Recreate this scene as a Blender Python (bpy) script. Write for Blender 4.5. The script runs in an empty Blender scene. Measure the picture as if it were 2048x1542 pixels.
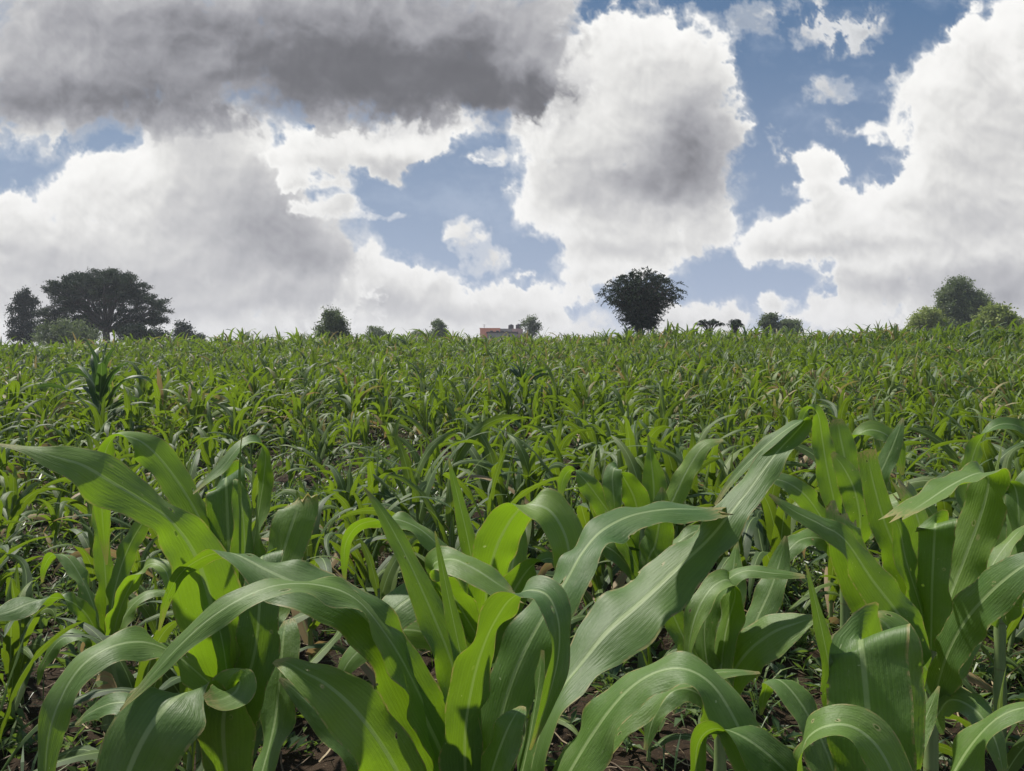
import bpy, math, random
import numpy as np
from mathutils import Vector
R = math.radians
rng = np.random.default_rng(7)
random.seed(7)
SC = bpy.context.scene
COL = SC.collection

# ------------------------------------------------------------------ camera
F = 1490.0            # focal length in photo pixels (2048 wide)
CAMZ = 1.3
cam = bpy.data.cameras.new('camera'); cam.sensor_width = 36; cam.lens = 36*F/2048
cam.clip_start = 0.05; cam.clip_end = 20000
co = bpy.data.objects.new('camera', cam); COL.objects.link(co)
co.location = (0, 0, CAMZ); co.rotation_euler = (R(90), 0, 0)
SC.camera = co
SC.view_settings.view_transform = 'Standard'; SC.view_settings.look = 'None'
SC.view_settings.exposure = 0.28; SC.view_settings.gamma = 1
SC.cycles.max_bounces = 6; SC.cycles.transparent_max_bounces = 6
SC.cycles.diffuse_bounces = 3; SC.cycles.glossy_bounces = 2; SC.cycles.transmission_bounces = 4
SC.cycles.volume_bounces = 0
SC.cycles.sample_clamp_indirect = 6

def P3(x, y, d):                      # photo pixel + distance along +Y -> point
    return np.array([(x-1024)/F*d, d, CAMZ+(771-y)/F*d])
def PD(x, y):
    v = np.array([(x-1024)/F, 1.0, (771-y)/F]); return v/np.linalg.norm(v)

# ------------------------------------------------------------------ sun
SUN_AZ, SUN_EL = -52.0, 57.0          # degrees clockwise from +Y ; elevation
S = Vector((math.sin(R(SUN_AZ))*math.cos(R(SUN_EL)), math.cos(R(SUN_AZ))*math.cos(R(SUN_EL)), math.sin(R(SUN_EL))))
sl = bpy.data.lights.new('sun', 'SUN'); sl.energy = 5.0; sl.angle = R(1.5); sl.color = (1, 0.95, 0.86)
so = bpy.data.objects.new('sun', sl); COL.objects.link(so)
so.rotation_euler = S.to_track_quat('Z', 'Y').to_euler()

# ------------------------------------------------------------------ node helper
class NT:
    def __init__(s, tree): s.t = tree; tree.nodes.clear()
    def n(s, typ, ins=None, **kw):
        nd = s.t.nodes.new(typ)
        for k, v in kw.items(): setattr(nd, k, v)
        for k, v in (ins or {}).items():
            sk = nd.inputs[k]
            if hasattr(v, 'is_linked') and hasattr(v, 'node'): s.t.links.new(v, sk)
            else: sk.default_value = v
        return nd
    def m(s, op, a, b=0.0, c=None, clamp=False):
        ins = {0: a, 1: b}
        if c is not None: ins[2] = c
        return s.n('ShaderNodeMath', ins, operation=op, use_clamp=clamp).outputs[0]
    def vm(s, op, a, b=(0, 0, 0), c=None):
        ins = {0: a, 1: b}
        if c is not None: ins[2] = c
        nd = s.n('ShaderNodeVectorMath', ins, operation=op)
        return nd.outputs['Value'] if op in ('LENGTH', 'DOT_PRODUCT') else nd.outputs[0]
    def scale(s, a, f):
        nd = s.n('ShaderNodeVectorMath', {0: a}, operation='SCALE')
        if hasattr(f, 'is_linked'): s.t.links.new(f, nd.inputs['Scale'])
        else: nd.inputs['Scale'].default_value = f
        return nd.outputs[0]
    def mr(s, v, a, b, c=0.0, d=1.0, smooth=True):
        return s.n('ShaderNodeMapRange', {0: v, 1: a, 2: b, 3: c, 4: d}, interpolation_type='SMOOTHSTEP' if smooth else 'LINEAR').outputs[0]
    def noise(s, vec, scale, detail=4, rough=0.55, out='Fac', lac=2.0, dist=0.0):
        return s.n('ShaderNodeTexNoise', {'Vector': vec, 'Scale': scale, 'Detail': detail, 'Roughness': rough, 'Lacunarity': lac, 'Distortion': dist}).outputs[out]
    def mix(s, f, a, b, typ='MIX'):
        nd = s.n('ShaderNodeMix', data_type='RGBA', blend_type=typ)
        for i, v in ((0, f), (6, a), (7, b)):
            if hasattr(v, 'is_linked'): s.t.links.new(v, nd.inputs[i])
            elif i == 0: nd.inputs[0].default_value = v
            else: nd.inputs[i].default_value = (*v[:3], 1)
        return nd.outputs[2]

# ------------------------------------------------------------------ world: daylight sky
W = bpy.data.worlds.new('World'); SC.world = W; W.use_nodes = True
w = NT(W.node_tree)
sky = w.n('ShaderNodeTexSky', sky_type='NISHITA', sun_disc=False, sun_elevation=R(SUN_EL), sun_rotation=R(SUN_AZ), altitude=1500, air_density=1.0, dust_density=1.2, ozone_density=2.0).outputs[0]
bg = w.n('ShaderNodeBackground', {'Color': sky, 'Strength': .12})
w.t.links.new(bg.outputs[0], w.n('ShaderNodeOutputWorld').inputs['Surface'])

# ------------------------------------------------------------------ helpers
def tag(o, label=None, cat=None, group=None, kind=None):
    for k, v in (('label', label), ('category', cat), ('group', group), ('kind', kind)):
        if v: o[k] = v
    return o
def empty(name, loc, label, cat, group=None):
    o = bpy.data.objects.new(name, None); COL.objects.link(o); o.location = loc
    o.empty_display_size = .2
    return tag(o, label, cat, group)
def link(name, me, mat=None, parent=None, loc=None):
    o = bpy.data.objects.new(name, me); COL.objects.link(o)
    if mat is not None and not me.materials: me.materials.append(mat)
    if parent is not None: o.parent = parent
    if loc is not None: o.location = loc
    return o
class MB:
    """collects vertices, faces, uv and a tint value; builds one mesh"""
    def __init__(s): s.v = []; s.f = []; s.uv = []; s.t = []; s.n = 0
    def add(s, v, f, uv=None, tint=.5):
        v = np.asarray(v, float); f = np.asarray(f, int)
        s.v.append(v); s.f.append(f+s.n); s.n += len(v)
        s.uv.append(np.zeros((len(v), 2)) if uv is None else uv)
        s.t.append(np.full(len(v), tint) if np.isscalar(tint) else np.asarray(tint))
    def mesh(s, name, smooth=True, off=(0, 0, 0)):
        v = np.concatenate(s.v)-np.asarray(off); uv = np.concatenate(s.uv); t = np.concatenate(s.t)
        me = bpy.data.meshes.new(name)
        quads = [f for f in s.f if f.shape[1] == 4]; tris = [f for f in s.f if f.shape[1] == 3]
        loops = np.concatenate([q.ravel() for q in quads+tris])
        cnt = np.concatenate([np.full(len(q), q.shape[1]) for q in quads+tris])
        st = np.concatenate([[0], np.cumsum(cnt)[:-1]])
        me.vertices.add(len(v)); me.vertices.foreach_set('co', v.ravel().astype(np.float32))
        me.loops.add(len(loops)); me.loops.foreach_set('vertex_index', loops.astype(np.int32))
        me.polygons.add(len(cnt)); me.polygons.foreach_set('loop_start', st.astype(np.int32))
        me.polygons.foreach_set('use_smooth', np.full(len(cnt), smooth))
        me.update(calc_edges=True)
        ul = me.uv_layers.new(name='UVMap'); ul.data.foreach_set('uv', uv[loops].ravel().astype(np.float32))
        a = me.attributes.new('tint', 'FLOAT', 'POINT'); a.data.foreach_set('value', t.astype(np.float32))
        return me

def hash2(ix, iy, seed):
    h = (ix.astype(np.int64)*374761393 + iy.astype(np.int64)*668265263 + seed*1442695041) & 0xffffffff
    h = ((h ^ (h >> 13))*1274126177) & 0xffffffff
    return ((h ^ (h >> 16)) & 0xffff)/65535.0
def vnoise(x, y, seed=0):
    x = np.asarray(x, float); y = np.asarray(y, float)
    ix = np.floor(x); iy = np.floor(y); fx = x-ix; fy = y-iy
    fx = fx*fx*(3-2*fx); fy = fy*fy*(3-2*fy)
    a = hash2(ix, iy, seed); b = hash2(ix+1, iy, seed); c = hash2(ix, iy+1, seed); d = hash2(ix+1, iy+1, seed)
    return (a*(1-fx)+b*fx)*(1-fy)+(c*(1-fx)+d*fx)*fy
CREST = 40.0
def terrain(x, y):
    x = np.asarray(x, float); y = np.asarray(y, float)
    az = np.clip(x/np.maximum(np.abs(y), 8.), -1.2, 1.2)
    slope = .0697 + .0055*np.tanh(az*2.2+.25) - .022*np.clip(-az-.28, 0, 1)
    yy = np.minimum(y, CREST+6)
    t = np.clip((y-(CREST-8))/14, 0, 1)
    up = slope*np.where(y < CREST-8, y, (CREST-8)+14*(t-t*t/2))
    down = np.where(y > CREST+6, -(y-CREST-6)*.018, 0)
    far = np.where(y > 260, -(y-260)*.06, 0)
    z = up+down+far+.05*(vnoise(x*.25, y*.25, 3)-.5)*np.clip(y/10, 0, 1)
    return np.maximum(z, -25)

# ------------------------------------------------------------------ materials
def mat(name):
    m = bpy.data.materials.new(name); m.use_nodes = True; return m, NT(m.node_tree)
def finish(n, sh):
    n.t.links.new(sh, n.n('ShaderNodeOutputMaterial').inputs['Surface'])
def leaf_material(name, deep, mid, light, trans, tfac=.42, veins=True, rough=.42, spec=.5, midrib=(.26, .36, .13), wear=0):
    m, n = mat(name)
    tint = n.n('ShaderNodeAttribute', attribute_name='tint').outputs['Fac']
    rnd = n.n('ShaderNodeObjectInfo').outputs['Random']
    geo = n.n('ShaderNodeNewGeometry')
    uvn = n.n('ShaderNodeTexCoord').outputs['UV']
    su = n.n('ShaderNodeSeparateXYZ', {0: uvn})
    u, v = su.outputs[0], su.outputs[1]
    pn = n.noise(geo.outputs['Position'], 9, 3)
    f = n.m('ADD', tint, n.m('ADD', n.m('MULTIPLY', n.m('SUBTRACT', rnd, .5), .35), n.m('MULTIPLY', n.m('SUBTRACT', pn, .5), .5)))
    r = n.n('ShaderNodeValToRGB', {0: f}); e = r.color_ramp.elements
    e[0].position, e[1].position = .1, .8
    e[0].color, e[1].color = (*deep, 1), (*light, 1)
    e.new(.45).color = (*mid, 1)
    # over 1 the tint means a dried leaf
    dryf = n.mr(tint, .93, 1.1)
    c = n.mix(dryf, r.outputs[0], (.30, .22, .11))
    tc = n.mix(dryf, n.mix(n.mr(f, .1, .9), tuple(.72*a for a in trans), trans), (.34, .24, .10))
    bump = None
    if veins:
        au = n.m('ABSOLUTE', n.m('SUBTRACT', u, .5))
        st = n.m('SINE', n.m('MULTIPLY', u, 105.0)); st2 = n.m('SINE', n.m('MULTIPLY', u, 263.0))
        stripes = n.m('ADD', n.m('MULTIPLY', st, .6), n.m('MULTIPLY', st2, .4))
        streak = n.noise(n.n('ShaderNodeCombineXYZ', {0: n.m('MULTIPLY', u, 34.0), 1: n.m('MULTIPLY', v, 2.0), 2: rnd}).outputs[0], 1.0, 3)
        g = n.m('ADD', 1.0, n.m('ADD', n.m('MULTIPLY', stripes, .045), n.m('MULTIPLY', n.m('SUBTRACT', streak, .5), .35)))
        c = n.vm('MULTIPLY', c, n.n('ShaderNodeCombineXYZ', {0: g, 1: g, 2: g}).outputs[0])
        tc = n.vm('MULTIPLY', tc, n.n('ShaderNodeCombineXYZ', {0: g, 1: g, 2: g}).outputs[0])
        rib = n.mr(au, .022, .045, 1.0, 0.0)
        rib = n.m('MULTIPLY', rib, n.mr(v, .82, 1.0, .85, .1))
        c = n.mix(rib, c, midrib); tc = n.mix(n.m('MULTIPLY', rib, .6), tc, (.30, .42, .10))
        sp = n.noise(n.n('ShaderNodeCombineXYZ', {0: n.m('MULTIPLY', u, 11.0), 1: n.m('MULTIPLY', v, 60.0), 2: n.m('MULTIPLY', rnd, 20.0)}).outputs[0], 1.0, 2)
        spots = n.m('MULTIPLY', n.mr(sp, .745, .78), .8)
        c = n.mix(spots, c, (.34, .40, .22)); tc = n.mix(spots, tc, (.65, .8, .25))
        h = n.m('ADD', n.m('MULTIPLY', stripes, .25), n.m('MULTIPLY', rib, 1.2))
        bump = n.n('ShaderNodeBump', {'Height': h, 'Strength': .28, 'Distance': .0015}).outputs[0]
        if wear:
            # dust, scuffs, nibbled and yellowed margins, a few holes
            uvv = n.n('ShaderNodeCombineXYZ', {0: n.m('MULTIPLY', u, 2.6), 1: n.m('MULTIPLY', v, 7.0), 2: n.m('MULTIPLY', rnd, 40.0)}).outputs[0]
            big = n.noise(uvv, 1.0, 5, .6); sm = n.noise(uvv, 7.0, 4, .6)
            c = n.mix(n.m('MULTIPLY', n.mr(big, .45, .75), .35), c, (.20, .25, .12))
            c = n.mix(n.m('MULTIPLY', n.mr(sm, .62, .72), .30), c, (.26, .29, .16))
            edge = n.m('MULTIPLY', n.mr(au, .455, .495), n.mr(sm, .42, .60)); tipf = n.m('MULTIPLY', n.mr(v, .93, 1.0), n.mr(sm, .35, .6))
            ed = n.m('MAXIMUM', n.m('MULTIPLY', edge, .8), tipf)
            c = n.mix(ed, c, (.36, .29, .12)); tc = n.mix(ed, tc, (.42, .33, .10))
            h2 = n.m('ADD', n.m('MULTIPLY', big, 1.0), n.m('MULTIPLY', sm, .10))
            bump = n.n('ShaderNodeBump', {'Height': h2, 'Strength': .5, 'Distance': .007, 'Normal': bump}).outputs[0]
            hv = n.n('ShaderNodeTexVoronoi', {'Vector': n.n('ShaderNodeCombineXYZ', {0: n.m('MULTIPLY', u, 5.0), 1: n.m('MULTIPLY', v, 26.0), 2: n.m('MULTIPLY', rnd, 30.0)}).outputs[0], 'Scale': 1.0})
            sel = n.m('MULTIPLY', n.m('GREATER_THAN', n.n('ShaderNodeSeparateColor', {0: hv.outputs['Color']}).outputs[0], .93), n.m('GREATER_THAN', big, .50))
            dist_ = n.m('ADD', hv.outputs['Distance'], n.m('MULTIPLY', n.m('SUBTRACT', sm, .5), .25))
            hole = n.m('MULTIPLY', sel, n.m('LESS_THAN', dist_, .20))
            ring = n.m('MULTIPLY', sel, n.mr(dist_, .22, .34, .8, 0)); c = n.mix(ring, c, (.38, .34, .16))
            holes = hole
    p = n.n('ShaderNodeBsdfPrincipled', {'Base Color': c, 'Roughness': rough, 'Specular IOR Level': spec})
    t = n.n('ShaderNodeBsdfTranslucent', {'Color': tc})
    if bump is not None:
        n.t.links.new(bump, p.inputs['Normal']); n.t.links.new(bump, t.inputs['Normal'])
    sh = n.n('ShaderNodeMixShader', {0: tfac, 1: p.outputs[0], 2: t.outputs[0]}).outputs[0]
    if wear and veins: sh = n.n('ShaderNodeMixShader', {0: holes, 1: sh, 2: n.n('ShaderNodeBsdfTransparent').outputs[0]}).outputs[0]
    finish(n, sh)
    return m
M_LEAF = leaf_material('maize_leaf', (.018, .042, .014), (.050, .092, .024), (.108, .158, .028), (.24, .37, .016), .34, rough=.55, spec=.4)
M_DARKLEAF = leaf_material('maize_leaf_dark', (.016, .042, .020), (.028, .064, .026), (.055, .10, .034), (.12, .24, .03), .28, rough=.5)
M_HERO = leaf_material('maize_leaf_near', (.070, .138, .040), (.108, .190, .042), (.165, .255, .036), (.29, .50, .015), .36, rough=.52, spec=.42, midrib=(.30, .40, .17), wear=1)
M_WEED = leaf_material('weed_leaf', (.04, .08, .03), (.07, .12, .04), (.12, .17, .05), (.25, .40, .05), .3, veins=False)
M_TREE = leaf_material('tree_foliage', (.012, .024, .016), (.024, .042, .025), (.050, .076, .034), (.04, .08, .02), .12, veins=False, rough=.7, spec=.12)
M_PALE = leaf_material('pale_foliage', (.06, .085, .05), (.11, .145, .075), (.20, .24, .11), (.20, .28, .08), .3, veins=False, rough=.6, spec=.3)
M_YEL = leaf_material('yellow_foliage', (.09, .13, .035), (.19, .24, .06), (.32, .36, .10), (.34, .44, .08), .35, veins=False, rough=.6, spec=.3)
def bark():
    m, n = mat('bark')
    pos = n.n('ShaderNodeNewGeometry').outputs['Position']
    c = n.mix(n.noise(n.vm('MULTIPLY', pos, (1, 1, .25)), 9, 5), (.05, .042, .035), (.12, .10, .085))
    finish(n, n.n('ShaderNodeBsdfPrincipled', {'Base Color': c, 'Roughness': .9}).outputs[0]); return m
M_BARK = bark()
def stalk_m():
    m, n = mat('stalk')
    pos = n.n('ShaderNodeNewGeometry').outputs['Position']
    c = n.mix(n.noise(n.vm('MULTIPLY', pos, (1, 1, .15)), 130, 3), (.10, .17, .05), (.22, .28, .11))
    z = n.m('FRACT', n.m('MULTIPLY', n.n('ShaderNodeSeparateXYZ', {0: pos}).outputs[2], 7.0))
    c = n.mix(n.mr(z, .94, 1.0, 0, .6), c, (.12, .09, .04))
    p = n.n('ShaderNodeBsdfPrincipled', {'Base Color': c, 'Roughness': .5})
    finish(n, p.outputs[0]); return m
M_STALK = stalk_m()
def soil():
    m, n = mat('soil')
    pos = n.n('ShaderNodeNewGeometry').outputs['Position']
    a = n.noise(pos, 1.3, 4); b = n.noise(pos, 38, 6, .65); c3 = n.noise(pos, 160, 3)
    c = n.mix(n.mr(b, .3, .7), (.014, .009, .005), (.040, .025, .014))
    c = n.mix(n.mr(a, .4, .65), c, n.mix(b, (.020, .013, .008), (.062, .041, .024)))
    c = n.mix(n.mr(c3, .66, .72), c, (.16, .12, .08))
    h = n.m('ADD', b, n.m('MULTIPLY', c3, .3))
    bp = n.n('ShaderNodeBump', {'Height': h, 'Strength': .8, 'Distance': .02}).outputs[0]
    finish(n, n.n('ShaderNodeBsdfPrincipled', {'Base Color': c, 'Roughness': .95, 'Normal': bp, 'Specular IOR Level': .2}).outputs[0]); return m
M_SOIL = soil()
def straw():
    m, n = mat('dry_straw')
    t = n.n('ShaderNodeAttribute', attribute_name='tint').outputs['Fac']
    c = n.mix(t, (.10, .065, .035), (.36, .28, .16))
    finish(n, n.n('ShaderNodeBsdfPrincipled', {'Base Color': c, 'Roughness': .7}).outputs[0]); return m
M_STRAW = straw()

# ------------------------------------------------------------------ sky dome: blue air and cumulus, open overhead where the sun comes in
# cloud masses, farthest first: (soft, detail, white, blobs, shaded blobs); blobs are x, y, rx, ry, weight in photo px, i.e. directions
LAYERS = [
 (.50, .8, .74, [(200,690,420,120,1.1),(600,690,300,90,1),(950,700,260,50,.9),(1700,730,400,40,.8),(1380,640,120,34,.75),(1180,650,110,30,.7),(1800,650,170,40,.85),(1500,672,200,14,.6),(2040,640,150,60,.8)],
   [(200,640,300,30,.25),(1850,640,160,22,.3)]),
 (.28, 1.0, .86, [(1010,612,100,44,1),(930,625,60,24,.9),(1090,640,50,24,.8),(870,600,50,44,.95),(790,580,62,54,1),(735,545,34,58,.9),(840,640,120,26,.9),(680,600,120,60,.9),(1553,608,28,22,.9)],
   [(900,625,70,16,.4),(770,610,70,26,.5),(1020,640,80,16,.2),(860,590,24,16,.3)]),
 (.34, 1.0, .88, [(395,300,110,110,1),(260,380,110,70,1),(170,400,80,50,.95),(440,400,170,120,1.1),(500,470,170,110,1.05),(610,520,95,60,1),(330,520,260,90,1.0),(150,500,160,70,.9),(20,440,70,50,1),(80,490,90,50,1),(60,560,150,60,.9),(300,640,360,90,1),(480,300,34,70,.85),(560,590,150,40,.95)],
   [(520,430,150,75,.66),(600,480,130,60,.55),(660,525,90,44,.62),(440,540,200,40,.42),(420,290,70,50,.35),(180,570,200,45,.35),(60,520,110,36,.35),(350,610,300,30,.4),(600,600,110,26,.45)]),
 (.36, 1.1, .90, [(700,300,150,46,1),(840,278,80,42,.95),(580,320,56,32,.9),(620,365,60,24,.85),(660,410,62,18,.75),(900,250,60,30,.8)],
   [(780,335,90,20,.5),(640,430,60,14,.2)]),
 (.70, 1.7, .80, [(915,455,30,20,.72),(935,490,30,30,.74),(960,520,34,20,.66),(935,535,22,16,.6),(990,520,20,24,.5),(765,430,44,10,.6),(725,425,24,10,.5),(1040,548,18,9,.5),(970,320,24,14,.42)], []),
 (.34, 1.1, .93, [(1230,110,105,80,1),(1350,110,95,70,1),(1410,170,50,70,.95),(1250,220,170,120,1.15),(1350,270,110,120,1.05),(1110,290,80,90,.95),(1120,390,95,66,1),(1230,400,170,60,1.05),(1340,420,90,40,.9),(1200,470,70,36,.85),(1330,470,120,42,.95),(1420,455,50,34,.9),(1230,520,100,38,.9),(1180,550,48,26,.85),(1160,590,40,18,.6)],
   [(1340,340,150,80,.55),(1270,380,150,36,.55),(1395,280,80,120,.62),(1330,280,90,80,.22),(1180,330,80,30,.22),(1300,505,120,18,.35),(1200,490,60,16,.2)]),
 (.32, 1.1, .92, [(2030,80,90,80,1),(1960,130,70,70,1),(1900,210,95,90,1),(2020,260,150,150,1.1),(1960,400,170,110,1.1),(1820,420,120,66,1),(1690,420,90,46,1),(1620,470,130,52,1),(1625,335,42,42,.9),(1600,380,40,22,.8),(1530,495,50,28,.9),(1850,520,170,54,1),(1960,590,210,56,1),(1740,570,76,50,.95),(2080,480,110,160,1),(1790,260,26,40,.6),(1740,270,30,16,.55),(1700,630,100,36,.9)],
   [(1960,330,100,40,.3),(1990,440,120,40,.4),(1960,545,130,24,.6),(1880,585,200,24,.55),(1650,505,100,16,.4),(1560,490,50,16,.2),(1840,400,60,24,.25),(2030,610,110,40,.55),(2040,250,50,50,.3),(1800,490,80,16,.3)]),
 (.95, 1.9, .66, [(1665,165,44,26,.52),(1640,150,20,16,.45),(1650,40,100,46,.55),(1700,60,50,30,.5),(1510,35,44,36,.52),(1680,262,26,22,.45),(1600,10,60,20,.45),(1240,10,70,30,.5),(1790,190,30,40,.45),(1560,300,30,30,.42)], []),
 (.85, 1.15, .66, [(60,100,330,150,1.1),(400,80,380,130,1.1),(230,100,200,120,1.1),(700,70,330,150,1.15),(930,100,220,120,1.15),(1060,160,90,70,1),(1060,20,110,60,.9),(330,200,180,65,1),(140,225,150,30,.8),(20,275,50,20,.6),(450,230,90,40,.7),(900,210,120,50,.8)],
   [(80,200,200,50,.85),(360,110,170,110,.72),(640,140,200,90,.75),(880,160,210,80,1.15),(1080,195,110,46,1.0),(560,20,320,80,.5),(200,20,160,50,.3),(940,50,160,60,.62),(760,60,40,90,.3),(20,60,110,70,.35),(400,215,120,40,.55),(1090,60,50,70,.3)]),
]
# ---- cloud raster: photo-pixel space stands for directions (x -> azimuth, y -> elevation)
_perm = np.random.default_rng(3).permutation(256); _perm = np.concatenate([_perm, _perm])
_ga = np.random.default_rng(4).uniform(0, 2*np.pi, 256)
_gx, _gy = np.cos(_ga).astype(np.float32), np.sin(_ga).astype(np.float32)
def perlin(x, y):
    ix = np.floor(x).astype(np.int32); iy = np.floor(y).astype(np.int32)
    fx = (x-ix).astype(np.float32); fy = (y-iy).astype(np.float32); ix &= 255; iy &= 255
    u = fx*fx*fx*(fx*(fx*6-15)+10); v = fy*fy*fy*(fy*(fy*6-15)+10)
    def g(a, b, dx, dy):
        h = _perm[_perm[a & 255]+(b & 255)]; return _gx[h]*dx+_gy[h]*dy
    a = g(ix, iy, fx, fy); b = g(ix+1, iy, fx-1, fy); c = g(ix, iy+1, fx, fy-1); d = g(ix+1, iy+1, fx-1, fy-1)
    return 1.5*((a+(b-a)*u)+((c+(d-c)*u)-(a+(b-a)*u))*v)
def fbm(x, y, sc, octv, rough=.5, seed=0, bill=False):
    s = 0; a = 1; tot = 0; x = x/sc+seed*17.3; y = y/sc+seed*31.7
    for o in range(octv):
        n = perlin(x, y); s = s+a*((1-2.2*np.abs(n)) if bill else n); tot += a
        a *= rough; x = x*2.03+11.7; y = y*2.03+5.1
    return s/tot
def sstep(a, b, v):
    t = np.clip((v-a)/(b-a), 0, 1); return t*t*(3-2*t)
def roll(a, dx, dy): return np.roll(np.roll(a, dx, 1), dy, 0)
def cloud_rgb(x, y):
    """x,y uniform raster in photo pixels -> linear rgb"""
    st = x[0, 1]-x[0, 0]
    persp = .50+.50*np.clip((700-y)/700, 0, 1)            # features shrink toward the horizon
    tan_e = (771-y)/F
    h = np.clip(tan_e/.52, 0, 1)[..., None]
    col = np.array([.50, .57, .71])*(1-h)**1.3+np.array([.105, .190, .335])*(1-(1-h)**1.3)
    left = sstep(1500, 0, x)[..., None]*.20
    col = col*(1-left)+left*np.array([.42, .52, .66])
    veil = (sstep(.0, .55, fbm(x, y*1.6, 300, 6, .62, 8))*.30)[..., None]
    col = col*(1-veil)+veil*np.array([.55, .62, .74])
    wx0 = 60*fbm(x, y, 190, 6, .55, 1)*persp; wy0 = 50*fbm(x, y, 190, 6, .55, 2)*persp
    wx2 = 26*fbm(x, y, 42, 4, .6, 3)*persp; wy2 = 26*fbm(x, y, 42, 4, .6, 4)*persp
    bil0 = fbm(x+.6*wx0, y+.6*wy0, 105, 7, .60, 5, True)
    bil1 = fbm(x+.6*wx0+wx2, y+.6*wy0+wy2, 52, 6, .62, 15, True)
    nearh = sstep(450, 600, y); bil = bil0*(1-nearh)+bil1*nearh
    wsp = fbm(x+wx0, y+wy0, 90, 7, .66, 6)
    softn = fbm(x+wx0, y+wy0, 190, 5, .42, 7)
    bl = fbm(x+.8*wx0, y+.8*wy0, 120, 4, .5, 5, True); mid = fbm(x+.8*wx0, y+.8*wy0, 75, 4, .5, 17)
    edge = np.clip(fbm(x, y, 140, 3, .5, 19)*1.6+.45, 0, 1)
    air = np.clip(1-tan_e/.30, 0, 1)[..., None]*.34
    for li, (soft, det, white, blobs, darks) in enumerate(LAYERS):
        ox = 40*li
        X_, Y_ = x+wx0+wx2, y+wy0+wy2
        def field(lst, sf, p):
            acc = np.zeros(x.shape, np.float32)
            for (cx, cy, rx, ry, k) in lst:
                r = np.hypot((X_-cx)/rx, (Y_-cy)/ry)
                acc += (k*(1-sstep(1-sf, 1+sf*1.3, r))).astype(np.float32)**p
            return acc**(1/p)
        dens = field(blobs, .55, 4)
        dark = field(darks, .9, 1.6) if darks else 0*dens
        pf = 1. if soft < .5 else 0.
        D = dens+det*((.36+.26*pf)*(bil-.30)+(.66-.34*pf)*wsp)*sstep(0, .25, dens)
        alpha = sstep(.28, .28+.24+soft*.95*edge, D)**1.15
        alpha = np.maximum(alpha, .42*sstep(.06, .62, D+.25*wsp))*(.78 if soft > .9 else 1.)
        body = sstep(.40, 1.05, D).astype(np.float32)
        tau = np.zeros_like(body)
        for k in range(1, 13):
            sh = 5.5*k**1.18; w_ = 6.5*k**.18
            tau += roll(body, int(round(.25*sh/st)), int(round(.95*sh/st)))*w_
        L = np.exp(-.80*tau/100)
        relief = .8*(bl-roll(bl, int(6/st), int(14/st)))+.22*(bil-roll(bil, int(2/st), int(6/st)))+1.0*(mid-roll(mid, int(8/st), int(20/st)))
        K = np.clip(dark*(1+.7*softn-.16*(bl-.3)), 0, 1.25)
        pat = sstep(.18, .62, fbm(x+wx0, y+wy0, 230, 5, .5, 31+li)+.25)*.26-.05 if li == len(LAYERS)-1 else 0
        lum = white*(.70+.38*L+pat)*(1-K*.66)+(.11*relief+.20*softn)*body*(1-.5*np.clip(dark, 0, 1))
        lum = lum+.17*(1-body)*(1-.6*np.clip(dark, 0, 1))
        lum = lum+.07*np.clip(bl-roll(bl, int(6/st), int(16/st)), -.5, .5)*body*(1-np.clip(dark*1.5, 0, 1))*pf+.22*(bil-roll(bil, int(3/st), int(7/st)))*(1-body)*pf
        lum = np.where(lum > .80, .80+.19*(1-np.exp(-(lum-.80)/.19)), lum)
        lum = np.where(lum < .22, .13+.09*np.exp((lum-.22)/.09), lum)
        g = sstep(.14, .80, lum)[..., None]
        c = lum[..., None]*(np.array([.985, .99, 1.09])*(1-g)+np.array([1.0, .992, .97])*g)
        c = c*(1-air)+air*np.array([.62, .62, .66])
        a = alpha[..., None]
        col = col*(1-a)+c*a
    hz = sstep(.13, .02, tan_e)[..., None]*.45
    col = col*(1-hz)+hz*np.array([.66, .66, .70])
    return (col*.85).astype(np.float32)          # radiance for the chosen exposure

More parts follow.
